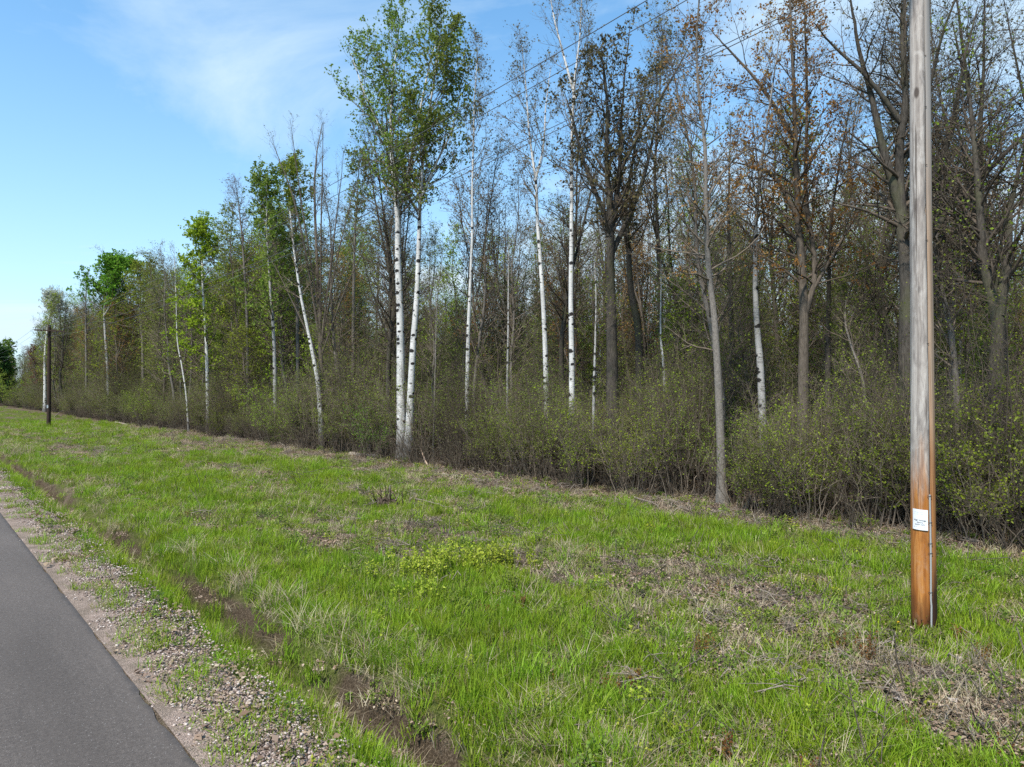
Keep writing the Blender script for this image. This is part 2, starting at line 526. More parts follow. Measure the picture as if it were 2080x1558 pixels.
t = NT('asphalt')
v = t.coords()
fine = t.noise(v, 130.0, 3, 0.75)
mid = t.noise(v, 22.0, 4, 0.65)
big = t.noise(t.coords((0.9, 0.16, 1)), 1.0, 5, 0.55)
col = t.ramp(fine, [(0.30, (0.046, 0.038, 0.032)), (0.52, (0.104, 0.087, 0.075)), (0.70, (0.185, 0.157, 0.136))])
col = t.mix(0.55, col, t.ramp(mid, [(0.3, 0.55), (0.7, 1.25)]), 'MULTIPLY')
col = t.mix(0.8, col, t.ramp(big, [(0.35, 0.78), (0.65, 1.2)]), 'MULTIPLY')
vo = t.n('ShaderNodeTexVoronoi', Scale=55.0); t.l(v, vo.inputs['Vector'])
chip = t.math('MULTIPLY', t.ramp(vo.outputs['Distance'], [(0.16, 1.0), (0.26, 0.0)]), t.ramp(t.noise(v, 55.0, 0), [(0.66, 0.0), (0.70, 0.8)]))
col = t.mix(chip, col, (0.42, 0.40, 0.38))
tc = t.n('ShaderNodeTexCoord'); sp = t.n('ShaderNodeSeparateXYZ'); t.l(tc.outputs['Object'], sp.inputs[0])
ed = t.math('ADD', sp.outputs['X'], t.math('MULTIPLY', t.noise(v, 5.0, 4), 0.14))
col = t.mix(t.ramp(t.math('SUBTRACT', ed, 1.2), [(0.80, 0.0), (0.87, 0.55)]), col, (0.035, 0.033, 0.033))
M['asphalt'] = t.bsdf(col, 0.85, 0.3, fine, 0.5, 0.01)

t = NT('clearing_ground')
v = t.coords()
g = t.n('ShaderNodeAttribute', attribute_name='lush')
wd = t.n('ShaderNodeAttribute', attribute_name='wood')
fine = t.noise(v, 38.0, 4, 0.7)
mid = t.noise(v, 7.0, 5, 0.65)
soil = t.ramp(fine, [(0.30, (0.035, 0.026, 0.018)), (0.5, (0.115, 0.088, 0.062)), (0.68, (0.30, 0.24, 0.18))])
thatch = t.ramp(fine, [(0.30, (0.035, 0.05, 0.010)), (0.55, (0.10, 0.125, 0.03)), (0.72, (0.21, 0.19, 0.085))])
f = t.math('ADD', g.outputs['Fac'], t.math('MULTIPLY', t.math('SUBTRACT', mid, 0.5), 1.2))
col = t.mix(t.ramp(f, [(0.25, 0.0), (0.6, 1.0)]), soil, thatch)
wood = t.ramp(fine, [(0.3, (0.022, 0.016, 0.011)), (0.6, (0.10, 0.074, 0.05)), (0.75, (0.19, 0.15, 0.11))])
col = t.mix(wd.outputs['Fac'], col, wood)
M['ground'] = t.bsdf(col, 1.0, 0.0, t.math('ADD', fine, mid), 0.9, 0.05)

t = NT('gravel')
v = t.coords()
vo = t.n('ShaderNodeTexVoronoi', Scale=62.0); t.l(v, vo.inputs['Vector'])
peb = t.noise(vo.outputs['Color'], 3.0, 2)
col = t.ramp(t.noise(v, 60.0, 5, 0.75), [(0.28, (0.10, 0.072, 0.055)), (0.5, (0.30, 0.225, 0.18)), (0.72, (0.52, 0.42, 0.35))])
col = t.mix(0.45, col, t.ramp(vo.outputs['Color'], [(0.2, 0.5), (0.8, 1.3)]), 'MULTIPLY')
col = t.mix(t.ramp(t.noise(v, 2.3, 5, 0.65), [(0.42, 0.0), (0.66, 0.75)]), col, (0.13, 0.105, 0.075))
M['gravel'] = t.bsdf(col, 1.0, 0.1, vo.outputs['Distance'], 0.9, 0.015)

# weathered pole wood: grey above, bare brown below, dark stains near the ground line
t = NT('pole_wood')
tc = t.n('ShaderNodeTexCoord'); sp = t.n('ShaderNodeSeparateXYZ'); t.l(tc.outputs['Object'], sp.inputs[0])
grain = t.noise(t.coords((17, 17, 0.75)), 1.0, 8, 0.72, 1.1)
knot = t.noise(t.coords((6, 6, 1.5)), 1.0, 5, 0.62, 2.2)
pale = t.noise(t.coords((5, 5, 2.2)), 1.0, 6, 0.7, 0.8)
grey = t.ramp(grain, [(0.30, (0.15, 0.125, 0.11)), (0.46, (0.33, 0.29, 0.255)), (0.62, (0.47, 0.425, 0.38)), (0.75, (0.30, 0.265, 0.235))])
grey = t.mix(t.ramp(knot, [(0.46, 0.0), (0.66, 0.8)]), grey, (0.19, 0.165, 0.15))
grey = t.mix(t.ramp(pale, [(0.52, 0.0), (0.70, 0.6)]), grey, (0.60, 0.56, 0.51))
kv = t.n('ShaderNodeTexVoronoi', Scale=1.0); t.l(t.coords((3.4, 3.4, 1.5)), kv.inputs['Vector'])
grey = t.mix(t.ramp(kv.outputs['Distance'], [(0.10, 0.85), (0.16, 0.0)]), grey, (0.06, 0.045, 0.038))
brown = t.ramp(grain, [(0.30, (0.16, 0.05, 0.013)), (0.48, (0.36, 0.135, 0.03)), (0.66, (0.50, 0.235, 0.07))])
brown = t.mix(t.ramp(knot, [(0.48, 0.0), (0.70, 0.7)]), brown, (0.20, 0.085, 0.03))
brown = t.mix(t.ramp(pale, [(0.52, 0.0), (0.70, 0.5)]), brown, (0.42, 0.27, 0.17))
zz = t.math('ADD', sp.outputs['Z'], t.math('MULTIPLY', t.math('SUBTRACT', t.noise(t.coords((9, 9, 0.8)), 1.0, 4), 0.5), 2.6))
col = t.mix(t.ramp(t.math('MULTIPLY', zz, 0.25), [(0.40, 0.0), (0.66, 1.0)]), brown, grey)
# narrow sheltered flank beside the long check stays tan up the shaft
col = t.mix(t.ramp(t.noise(t.coords((26, 26, 0.45)), 1.0, 3, 0.5), [(0.63, 0.0), (0.665, 0.8)]), col, (0.05, 0.035, 0.027))
low = t.math('ADD', sp.outputs['Z'], t.math('MULTIPLY', t.noise(t.coords((14, 14, 2.0)), 1.0, 4), 0.9))
col = t.mix(t.ramp(low, [(0.50, 0.88), (1.0, 0.0)]), col, (0.035, 0.016, 0.010))
M['pole'] = t.bsdf(col, 0.9, 0.15, grain, 0.6, 0.012)
t = NT('pole_flank')
grain = t.noise(t.coords((34, 34, 0.9)), 1.0, 6, 0.65)
tc = t.n('ShaderNodeTexCoord'); sp = t.n('ShaderNodeSeparateXYZ'); t.l(tc.outputs['Object'], sp.inputs[0])
tan = t.ramp(grain, [(0.3, (0.22, 0.14, 0.085)), (0.7, (0.46, 0.34, 0.245))])
rust = t.ramp(grain, [(0.3, (0.17, 0.06, 0.018)), (0.7, (0.42, 0.20, 0.07))])
zz = t.math('ADD', sp.outputs['Z'], t.math('MULTIPLY', t.noise(t.coords((9, 9, 1.2)), 1.0, 3), 1.4))
col = t.mix(t.ramp(t.math('MULTIPLY', zz, 0.2), [(0.5, 0.0), (0.85, 1.0)]), rust, tan)
col = t.mix(t.ramp(t.math('MULTIPLY', sp.outputs['Z'], 0.1), [(0.55, 0.0), (0.75, 1.0)]), col, (0.30, 0.275, 0.25))
low = t.math('ADD', sp.outputs['Z'], t.math('MULTIPLY', t.noise(t.coords((11, 11, 1.5)), 1.0, 4), 1.4))
col = t.mix(t.ramp(t.math('MULTIPLY', low, 0.5), [(0.55, 0.92), (0.9, 0.0)]), col, (0.02, 0.012, 0.010))
M['pole_flank'] = t.bsdf(col, 0.9, 0.15, grain, 0.6, 0.012)
M['pole_far'] = bark_mat('pole_creosote', (0.030, 0.020, 0.016), (0.075, 0.052, 0.042), (20, 20, 1.2))
M['crossarm'] = bark_mat('crossarm_wood', (0.07, 0.045, 0.035), (0.16, 0.105, 0.08), (4, 20, 20))

# ------------------------------------------------------------------ ground, road, shoulder
def graded(lo, hi, fine_lo, fine_hi, step, g=1.13):
    a = list(np.arange(fine_lo, fine_hi + 1e-6, step))
    st, x = step, a[-1]
    while x < hi: st *= g; x += st; a.append(min(x, hi))
    st, x = step, a[0]; b = []
    while x > lo: st *= g; x -= st; b.append(max(x, lo))
    return np.unique(np.array(b[::-1] + a))


gn = graded(-4000, 4000, 1.8, 20.5, 0.11, 1.25)
gn = np.unique(np.concatenate([gn, [N_ROAD - 0.1, N_ROAD + 0.03]]))
gs = graded(-4000, 6000, 0.0, 16.0, 0.13, 1.022)
A, B = np.meshgrid(gn, gs, indexing='ij')
Z = ground_z(A, B)
far = sstep(150, 400, np.abs(B)) + sstep(60, 200, np.abs(A))
Z = Z * (1 - np.clip(far, 0, 1)) - 0.06 * np.clip(far, 0, 1)
mb = MB()
idx = np.arange(A.size).reshape(A.shape)
mb.add(np.stack([A, B, Z], -1).reshape(-1, 3), np.stack([idx[:-1, :-1], idx[1:, :-1], idx[1:, 1:], idx[:-1, 1:]], -1).reshape(-1, 4))
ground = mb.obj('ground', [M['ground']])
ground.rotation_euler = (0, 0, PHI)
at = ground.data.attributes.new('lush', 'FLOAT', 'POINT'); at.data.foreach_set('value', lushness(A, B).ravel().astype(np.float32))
soil_shade_m = np.exp(-((A - 4.2) / 0.15) ** 2) * sstep(0.22, 0.42, vnoise(B * 0.8, B * 0, 71))  # bare ditch soil, its darkness partly painted shade of the overhanging bank
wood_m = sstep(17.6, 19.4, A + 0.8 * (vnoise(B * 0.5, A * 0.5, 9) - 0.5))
at = ground.data.attributes.new('wood', 'FLOAT', 'POINT'); at.data.foreach_set('value', np.maximum(wood_m, 0.95 * soil_shade_m).ravel().astype(np.float32))
prop(ground, 'rough grassy clearing with brown litter between road and wood', 'ground', kind='structure')

rs = graded(-4000, 6000, -4, 30, 0.09, 1.1)
mb = MB()
edge = N_ROAD + 0.09 * (fbm(rs * 1.3, rs * 0 + 4, 91, 5) - 0.5) + 0.04 * (vnoise(rs * 4, rs * 0, 92) - 0.5)
nn_ = np.array([-4.2, -1.1, 1.2, 1.7])
rows = [np.stack([np.full_like(rs, n), rs, np.full_like(rs, 0.02 - 0.018 * abs(n + 1.1) * 0.5)], -1) for n in nn_]
rows.append(np.stack([edge, rs, np.full_like(rs, -0.008)], -1))
rows.append(np.stack([edge + 0.025, rs, np.full_like(rs, -0.055)], -1))
rows.insert(0, np.stack([np.full_like(rs, -4.23), rs, np.full_like(rs, -0.07)], -1))
V = np.stack(rows); idx = np.arange(V.shape[0] * V.shape[1]).reshape(V.shape[:2])
mb.add(V.reshape(-1, 3), np.stack([idx[:-1, :-1], idx[1:, :-1], idx[1:, 1:], idx[:-1, 1:]], -1).reshape(-1, 4))
road = mb.obj('road', [M['asphalt']], smooth=False)
road.rotation_euler = (0, 0, PHI)
prop(road, 'grey asphalt country road with crumbling edge', 'road', kind='structure')

ss = graded(-300, 600, 0, 30, 0.12, 1.08)
cols = np.linspace(0, 1, 12)
eo = 3.14 + 0.45 * (fbm(ss * 0.7, ss * 0 + 2, 61) - 0.5) + 0.18 * (vnoise(ss * 3.1, ss * 0, 62) - 0.5)
V = np.stack([np.stack([(N_ROAD + 0.01) + (eo - N_ROAD - 0.01) * c, ss, ss * 0], -1) for c in cols])
V[..., 2] = ground_z(np.maximum(V[..., 0], N_ROAD + 0.025), V[..., 1]) + 0.006 + 0.008 * (fbm(V[..., 0] * 9, V[..., 1] * 9, 97) - 0.3)
V[-1, :, 2] -= 0.03
idx = np.arange(V.shape[0] * V.shape[1]).reshape(V.shape[:2])
mb = MB(); mb.add(V.reshape(-1, 3), np.stack([idx[:-1, :-1], idx[1:, :-1], idx[1:, 1:], idx[:-1, 1:]], -1).reshape(-1, 4))
shoulder = mb.obj('gravel_shoulder', [M['gravel']])
shoulder.rotation_euler = (0, 0, PHI)
prop(shoulder, 'pinkish gravel shoulder along the asphalt edge', 'shoulder', kind='structure')


def gz(X, Y):
    n, s = ns(X, Y)
    return float(ground_z(np.array([n]), np.array([s]))[0])


# ------------------------------------------------------------------ scatter (stuff)
def scatter(name, protos, pts, rot, scl, idx, label, cat):
    src = bpy.data.collections.new('source_' + name)
    for i, o in enumerate(protos):
        o.name = '%s_piece_%02d' % (name, i)
        src.objects.link(o)
    me = bpy.data.meshes.new(name)
    me.vertices.add(len(pts)); me.vertices.foreach_set('co', np.asarray(pts, np.float32).ravel())
    a = me.attributes.new('rot', 'FLOAT_VECTOR', 'POINT'); a.data.foreach_set('vector', np.asarray(rot, np.float32).ravel())
    a = me.attributes.new('scl', 'FLOAT_VECTOR', 'POINT')
    s = np.asarray(scl, np.float32)
    if s.ndim == 1: s = np.repeat(s[:, None], 3, 1)
    a.data.foreach_set('vector', s.ravel())
    a = me.attributes.new('pick', 'INT', 'POINT'); a.data.foreach_set('value', np.asarray(idx, np.int32))
    o = bpy.data.objects.new(name, me); COL.objects.link(o)
    ng = bpy.data.node_groups.new(name + '_scatter', 'GeometryNodeTree')
    ng.interface.new_socket('Geometry', in_out='INPUT', socket_type='NodeSocketGeometry')
    ng.interface.new_socket('Geometry', in_out='OUTPUT', socket_type='NodeSocketGeometry')
    gi = ng.nodes.new('NodeGroupInput'); go = ng.nodes.new('NodeGroupOutput')
    ip = ng.nodes.new('GeometryNodeInstanceOnPoints')
    ci = ng.nodes.new('GeometryNodeCollectionInfo')
    ci.inputs['Collection'].default_value = src
    ci.inputs['Separate Children'].default_value = True
    ci.inputs['Reset Children'].default_value = True
    ip.inputs['Pick Instance'].default_value = True

    def na(nm, ty):
        x = ng.nodes.new('GeometryNodeInputNamedAttribute'); x.data_type = ty; x.inputs['Name'].default_value = nm
        return x.outputs['Attribute']
    k = ng.links.new
    k(gi.outputs[0], ip.inputs['Points']); k(ci.outputs[0], ip.inputs['Instance'])
    k(na('pick', 'INT'), ip.inputs['Instance Index'])
    er = ng.nodes.new('FunctionNodeEulerToRotation')
    k(na('rot', 'FLOAT_VECTOR'), er.inputs[0]); k(er.outputs[0], ip.inputs['Rotation'])
    k(na('scl', 'FLOAT_VECTOR'), ip.inputs['Scale'])
    k(ip.outputs[0], go.inputs[0])
    md = o.modifiers.new('scatter', 'NODES'); md.node_group = ng
    return prop(o, label, cat, kind='stuff')


# ------------------------------------------------------------------ trees
def build_tree(rng, stems, bark, twig, leaf, l1=34, t0=0.35, ang=(35, 65), len1=3.0, top1=0.35, up1=0.5, l2=9, len2=1.1, l3=6, len3=0.5,
               nleaf=3, lsize=0.08, droop=0.3, up2=0.25, leaf_from=0.0, wob=0.13, bare=0.0, clump=False, rmin=0.004):
    """stems: list of (points (k,3), r0, r1).  returns trunk mesh builder, crown mesh builder"""
    tr, cr = MB(), MB()
    K0 = 26
    SP, SR = [], []
    for j, (pts, r0, r1) in enumerate(stems):
        P = curve_pts(pts, K0)
        P[1:] += np.cumsum(rng.normal(size=(K0 - 1, 3)) * np.array((1, 1, 0)) * r0 * 0.10, axis=0) * np.linspace(0, 1, K0 - 1)[:, None]
        u = np.linspace(0, 1, K0)
        R = r0 + (r1 - r0) * u ** 0.9
        if j == 0: R = R * (1 + 0.55 * np.exp(-u * K0 / 0.9))
        SP.append(P); SR.append(R)
    SP, SR = np.array(SP), np.array(SR)
    v, q = tubes(SP, SR, 10); tr.add(v, q, 0)
    ln = np.array([np.linalg.norm(np.diff(p, axis=0), axis=1).sum() for p in SP])
    w = ln / ln.sum()
    n1 = np.maximum((w * l1).round().astype(int), 3)
    par = np.repeat(np.arange(len(SP)), n1)
    t = np.concatenate([t0 + (0.985 - t0) * (np.arange(k) + rng.uniform(0, 1, k)) / k if j == 0 else 0.12 + 0.86 * (np.arange(k) + rng.uniform(0, 1, k)) / k for j, k in enumerate(n1)])
    rel = np.where(par == 0, (t - t0) / (1 - t0), t)
    L1 = len1 * (1 - (1 - top1) * rel ** 1.3) * rng.uniform(0.55, 1.15, len(t))
    a1 = np.radians(rng.uniform(ang[0], ang[1], len(t))) * (1 - 0.35 * rel)
    P1, R1 = grow(rng, SP, SR, par, t, a1, L1, 7, up1, wob, 0.42, 0.2, rmin * 1.6)
    R1 = np.minimum(R1, 0.05 * np.maximum(L1, 0.6)[:, None] * 0.5 + 0.004)
    v, q = tubes(P1, R1, 5); tr.add(v, q, 1)
    n2 = len(P1) * l2
    par2 = np.repeat(np.arange(len(P1)), l2)
    t2 = np.tile((np.arange(l2) + 0.5) / l2, len(P1)) * 0.85 + 0.14 + rng.uniform(-0.04, 0.04, n2)
    L2 = np.minimum(len2, 0.75 * L1[par2]) * (1.15 - 0.7 * t2) * rng.uniform(0.5, 1.2, n2)
    P2, R2 = grow(rng, P1, R1, par2, t2, np.radians(rng.uniform(28, 62, n2)), L2, 4, up2, 0.16, 0.6, 0.4, rmin)
    v, q = tubes(P2, R2, 3); cr.add(v, q, 0)
    if l3:
        n3 = n2 * l3
        par3 = np.repeat(np.arange(n2), l3)
        t3 = rng.uniform(0.1, 1.0, n3)
        L3 = np.minimum(len3, 0.8 * L2[par3]) * rng.uniform(0.5, 1.2, n3)
        P3, R3 = grow(rng, P2, R2, par3, t3, np.radians(rng.uniform(20, 60, n3)), L3, 3, up2, 0.18, 0.65, 0.5, rmin * 0.75)
        v, q = tubes(P3, R3, 3); cr.add(v, q, 0)
        TP, src = P3, L3
    else:
        TP, src = P2, L2
    if nleaf:
        n = int(len(TP) * nleaf)
        k = rng.integers(0, len(TP), n) if not clump else np.sort(rng.integers(0, len(TP), n // 3))[rng.integers(0, max(n // 3, 1), n)]
        # whole boughs may carry no leaf yet
        tt = rng.uniform(0.25, 1.0, n)
        K = TP.shape[1]
        x = tt * (K - 1) * 0.9999; i = x.astype(int); f = (x - i)[:, None]
        pos = TP[k, i] * (1 - f) + TP[k, i + 1] * f + rng.normal(size=(n, 3)) * 0.03
        if bare > 0:
            hh = fbm(pos[:, 0] * 0.5 + pos[:, 1] * 0.4, pos[:, 2] * 0.5, 5)
            pos = pos[hh > np.quantile(hh, bare)]
        v, q = leaf_quads(rng, pos, lsize, droop); cr.add(v, q, 1)
    return tr, cr


def plant_tree(name, label, cat, base, stems, bark, twig, leaf, seed, group=None, rz=0.0, **kw):
    rng = np.random.default_rng(seed)
    tr, cr = build_tree(rng, stems, bark, twig, leaf, **kw)
    root = empty(name, (base[0], base[1], gz(base[0], base[1]) - 0.05), rz)
    tr.obj('trunk', [M[bark], M[twig]], root)
    cr.obj('crown', [M[twig], M[leaf]], root)
    return prop(root, label, cat, group)


def hero(name, label, Y, base_px, paths, bark, twig, leaf, seed, cat='tree', depth=1.0, **kw):
    """a tree whose stems follow the lean seen in the photograph, standing at distance Y"""
    rng = np.random.default_rng(seed + 500)
    X0 = (base_px - 1040) / F_PX * Y
    stems = []
    for j, (r0, r1, path) in enumerate(paths):
        pts = [sight(px, py, Y) for px, py in path]
        if j == 0: pts = [np.array((X0, Y, 0.0))] + pts
        pts = np.array(pts) - np.array((X0, Y, 0.0))
        off = np.concatenate([[0], np.cumsum(rng.normal(size=len(pts) - 1))]) * 0.35 * depth
        if j: off = off + rng.uniform(-0.1, 0.1)
        pts[:, 1] += off * np.linspace(0, 1, len(pts))
        stems.append((pts, r0, r1))
    if len(stems) > 1:      # seat forks on the main stem
        main = curve_pts(stems[0][0], 80)
        for j in range(1, len(stems)):
            p = stems[j][0]
            d = np.linalg.norm(main - p[0], axis=1)
            p += (main[np.argmin(d)] - p[0])[None] * np.linspace(1, 0, len(p))[:, None]
    return plant_tree(name, label, cat, (X0, Y), stems, bark, twig, leaf, seed, **kw)


BIRCH = dict(l1=30, t0=0.45, ang=(30, 60), len1=3.2, up1=0.9, l2=8, len2=1.0, l3=5, len3=0.5)
THIN = dict(l1=26, t0=0.45, ang=(30, 65), len1=2.4, up1=0.6, l2=7, len2=0.8, l3=4, len3=0.4, nleaf=0.6, lsize=0.08)

hero('birch_tree', 'tallest white birch with full green crown, thicker stem of the pair', 35.0, 818,
     [(0.27, 0.02, [(815, 800), (814, 650), (811, 500), (808, 400), (797, 300), (798, 180), (812, 40)]),
      (0.13, 0.015, [(808, 398), (830, 350), (848, 250), (865, 150), (880, 75)]),
      (0.09, 0.015, [(797, 300), (770, 250), (740, 180), (715, 110)])],
     'birch', 'twig', 'leaf_green', 1, l1=70, t0=0.5, ang=(34, 70), len1=4.2, up1=0.9, l2=9, len2=1.2, l3=4, len3=0.5, nleaf=5.0, lsize=0.13, top1=0.5)
hero('birch_tree', 'thinner white birch curving right beside the tallest birch', 34.0, 829,
     [(0.19, 0.015, [(838, 720), (847, 600), (853, 480), (857, 400), (870, 290), (892, 180), (912, 70)]),
      (0.07, 0.012, [(857, 400), (890, 330), (920, 270), (940, 190)])],
     'birch', 'twig', 'leaf_green', 2, l1=60, t0=0.48, ang=(32, 70), len1=3.8, up1=0.9, l2=9, len2=1.2, l3=4, len3=0.5, nleaf=4.6, lsize=0.13, top1=0.5)
hero('birch_tree', 'slim white birch with thin grey leafed top, right of the birch pair', 33.0, 948,
     [(0.12, 0.012, [(950, 720), (954, 600), (960, 470), (962, 350), (968, 220), (976, 105)])],
     'birch', 'twig', 'leaf_grey', 3, **{**BIRCH, 'nleaf': 1.4, 'lsize': 0.09, 'len1': 2.7})
hero('birch_tree', 'slender white birch forking high into two tops', 30.0, 1112,
     [(0.13, 0.012, [(1108, 720), (1101, 580), (1092, 450), (1087, 360), (1074, 270), (1066, 180), (1058, 85)]),
      (0.06, 0.01, [(1087, 362), (1104, 290), (1110, 200), (1120, 120)])],
     'birch', 'twig', 'leaf_grey', 4, **{**BIRCH, 'nleaf': 1.4, 'lsize': 0.085, 'len1': 2.8})
hero('birch_tree', 'straight white birch whose thin crown leaves the frame', 27.5, 1160,
     [(0.135, 0.012, [(1162, 760), (1160, 600), (1162, 440), (1163, 300), (1168, 190), (1181, 70), (1186, -60)]),
      (0.06, 0.01, [(1166, 200), (1143, 110), (1122, 20), (1110, -60)]),
      (0.05, 0.01, [(1163, 300), (1195, 240), (1215, 190)])],
     'birch', 'twig', 'leaf_grey', 5, **{**BIRCH, 'nleaf': 1.3, 'lsize': 0.08, 'len1': 2.6, 'l1': 34})
hero('birch_tree', 'white birch leaning left under the bare vase shaped tree', 41.6, 655,
     [(0.166, 0.029, [(648, 800), (640, 740), (623, 660), (606, 570), (592, 480), (585, 420)])],
     'birch', 'twig', 'leaf_olive', 6, **{**THIN, 't0': 0.6, 'l1': 20})
hero('maple_tree', 'bare vase shaped tree with many upright stems', 42.2, 655,
     [(0.197, 0.014, [(653, 760), (650, 690), (643, 560), (632, 400), (634, 300), (640, 212)]),
      (0.084, 0.009, [(650, 700), (622, 520), (598, 400), (570, 320), (555, 285)]),
      (0.084, 0.009, [(650, 700), (672, 540), (690, 400), (704, 310)]),
      (0.070, 0.009, [(648, 660), (652, 470), (658, 340), (664, 255)]),
      (0.070, 0.009, [(648, 640), (620, 470), (604, 330), (598, 250)]),
      (0.070, 0.009, [(652, 720), (700, 590), (750, 490), (800, 440)]),
      (0.061, 0.009, [(650, 700), (685, 520), (715, 400), (735, 330)]),
      (0.061, 0.009, [(652, 730), (600, 620), (560, 540), (530, 490)])],
     'bark_brown', 'twig_dark', 'leaf_grey', 7, l1=74, t0=0.35, ang=(14, 32), len1=3.00, up1=1.3, l2=6, len2=0.9, l3=3, len3=0.4, nleaf=0.5, lsize=0.07, up2=0.8)
hero('aspen_tree', 'green leafed aspen just left of the bare vase shaped tree', 50.0, 560,
     [(0.17, 0.015, [(556, 700), (548, 560), (540, 440), (536, 350)])],
     'birch_dull', 'twig', 'leaf_green', 8, l1=54, t0=0.3, ang=(45, 75), len1=4.0, up1=0.4, l2=8, len2=1.0, l3=4, len3=0.5, nleaf=5.5, lsize=0.17, bare=0.1)
hero('aspen_tree', 'green leafed aspen close behind the bare vase shaped tree', 52.0, 606,
     [(0.16, 0.015, [(604, 640), (600, 500), (597, 400), (594, 330)])],
     'bark_grey', 'twig', 'leaf_olive', 9, l1=50, t0=0.3, ang=(45, 75), len1=3.8, up1=0.4, l2=8, len2=1.0, l3=4, len3=0.5, nleaf=4.5, lsize=0.17, bare=0.1)
hero('aspen_tree', 'small green aspen between bare tree and tallest birch', 48.0, 716,
     [(0.13, 0.015, [(718, 600), (722, 480), (728, 400), (735, 325)])],
     'bark_grey', 'twig', 'leaf_green', 10, l1=34, t0=0.4, ang=(35, 65), len1=2.6, up1=0.5, l2=8, len2=0.9, l3=4, len3=0.5, nleaf=3.6, lsize=0.15, bare=0.35)
hero('ash_tree', 'thin pinkish grey tree with wispy top left of green aspen', 53.0, 505,
     [(0.14, 0.012, [(502, 640), (496, 500), (489, 420), (484, 380)])],
     'bark_grey', 'twig', 'leaf_red', 11, **{**THIN, 't0': 0.3, 'l1': 40, 'up1': 0.9, 'len1': 2.8, 'nleaf': 0.8})
hero('aspen_tree', 'bright yellow green aspen with pale trunk, midway along the treeline', 57.0, 424,
     [(0.18, 0.015, [(421, 760), (418, 660), (412, 560), (405, 500), (402, 455)])],
     'birch', 'twig', 'leaf_lime', 12, l1=60, t0=0.22, ang=(45, 80), len1=3.6, up1=0.2, l2=8, len2=1.0, l3=4, len3=0.5, nleaf=5.0, lsize=0.19, bare=0.1)
hero('birch_tree', 'pole thin pale birch leaning left, beside the yellow green aspen', 59.0, 384,
     [(0.085, 0.02, [(378, 800), (368, 740), (358, 690), (355, 600), (351, 500)])],
     'birch', 'twig', 'leaf_grey', 13, **{**THIN, 't0': 0.65, 'l1': 16})
hero('aspen_tree', 'dense bright green crowned aspen toward the far end of treeline', 84.0, 222,
     [(0.22, 0.03, [(220, 760), (216, 680), (214, 620), (228, 565), (240, 540)]),
      (0.12, 0.02, [(215, 640), (240, 600), (262, 560), (275, 545)])],
     'birch_dull', 'twig', 'leaf_deep', 14, l1=54, t0=0.55, ang=(35, 75), len1=4.4, up1=0.6, l2=8, len2=1.4, l3=4, len3=0.6, nleaf=5.0, lsize=0.26)
hero('aspen_tree', 'green crowned aspen right beside the dense bright one', 82.0, 292,
     [(0.2, 0.03, [(290, 700), (288, 640), (292, 590), (298, 548)])],
     'bark_grey', 'twig', 'leaf_olive', 15, l1=54, t0=0.3, ang=(45, 80), len1=4.6, up1=0.3, l2=8, len2=1.2, l3=4, len3=0.6, nleaf=2.6, lsize=0.2)
hero('ash_tree', 'bare conical tree behind the far utility pole', 98.0, 176,
     [(0.2, 0.02, [(174, 720), (171, 640), (169, 590), (168, 543)])],
     'bark_grey', 'twig', 'leaf_grey', 16, l1=46, t0=0.3, ang=(30, 50), len1=3.0, top1=0.15, up1=0.8, l2=7, len2=1.0, l3=4, len3=0.5, nleaf=0.2, lsize=0.1)
hero('aspen_tree', 'silvery leafed white trunked aspen behind the far utility pole', 119.0, 92,
     [(0.30, 0.03, [(92, 780), (92, 720), (96, 660), (104, 625), (106, 603)])],
     'birch', 'twig', 'leaf_silver', 17, l1=54, t0=0.7, ang=(30, 65), len1=2.7, top1=0.6, up1=0.5, l2=7, len2=1.4, l3=3, len3=0.7, nleaf=4.0, lsize=0.26)
hero('pine_tree', 'dark green pine at the far left end of the wood', 172.0, -6,
     [(0.3, 0.03, [(-6, 780), (-5, 740), (-5, 705)])],
     'bark_dark', 'twig_dark', 'needle', 18, l1=60, t0=0.1, ang=(65, 95), len1=5.5, top1=0.15, up1=0.2, l2=9, len2=1.8, l3=4, len3=0.8, nleaf=5, lsize=0.4)
hero('aspen_tree', 'light green far tree next to the dark pine', 176.0, 20,
     [(0.25, 0.03, [(20, 780), (18, 740), (17, 697)])],
     'bark_grey', 'twig', 'leaf_deep', 19, l1=50, t0=0.2, ang=(40, 75), len1=4.5, up1=0.5, l2=8, len2=1.6, l3=4, len3=0.8, nleaf=3.2, lsize=0.34)
hero('maple_tree', 'small far tree flushed reddish, left of the far utility pole', 140.0, 72,
     [(0.18, 0.03, [(72, 780), (71, 740), (70, 705)])],
     'bark_grey', 'twig', 'leaf_red', 20, l1=40, t0=0.15, ang=(30, 60), len1=3.5, up1=0.7, l2=8, len2=1.3, l3=4, len3=0.6, nleaf=1.6, lsize=0.2)
hero('poplar_tree', 'big dark trunked tree with many limbs right of straight birch', 26.8, 1245,
     [(0.268, 0.018, [(1243, 700), (1240, 560), (1236, 450), (1228, 330), (1222, 200), (1212, 105)]),
      (0.143, 0.011, [(1238, 480), (1258, 350), (1268, 220), (1290, 25)]),
      (0.116, 0.011, [(1240, 520), (1300, 380), (1330, 260), (1340, 130)]),
      (0.107, 0.011, [(1236, 460), (1190, 340), (1165, 255), (1150, 200)]),
      (0.089, 0.011, [(1232, 400), (1290, 280), (1370, 140), (1390, 95)])],
     'bark_dark', 'twig_dark', 'leaf_dark', 21, l1=90, t0=0.4, ang=(30, 65), len1=2.59, up1=0.5, l2=8, len2=0.9, l3=4, len3=0.45, nleaf=1.9, lsize=0.12)
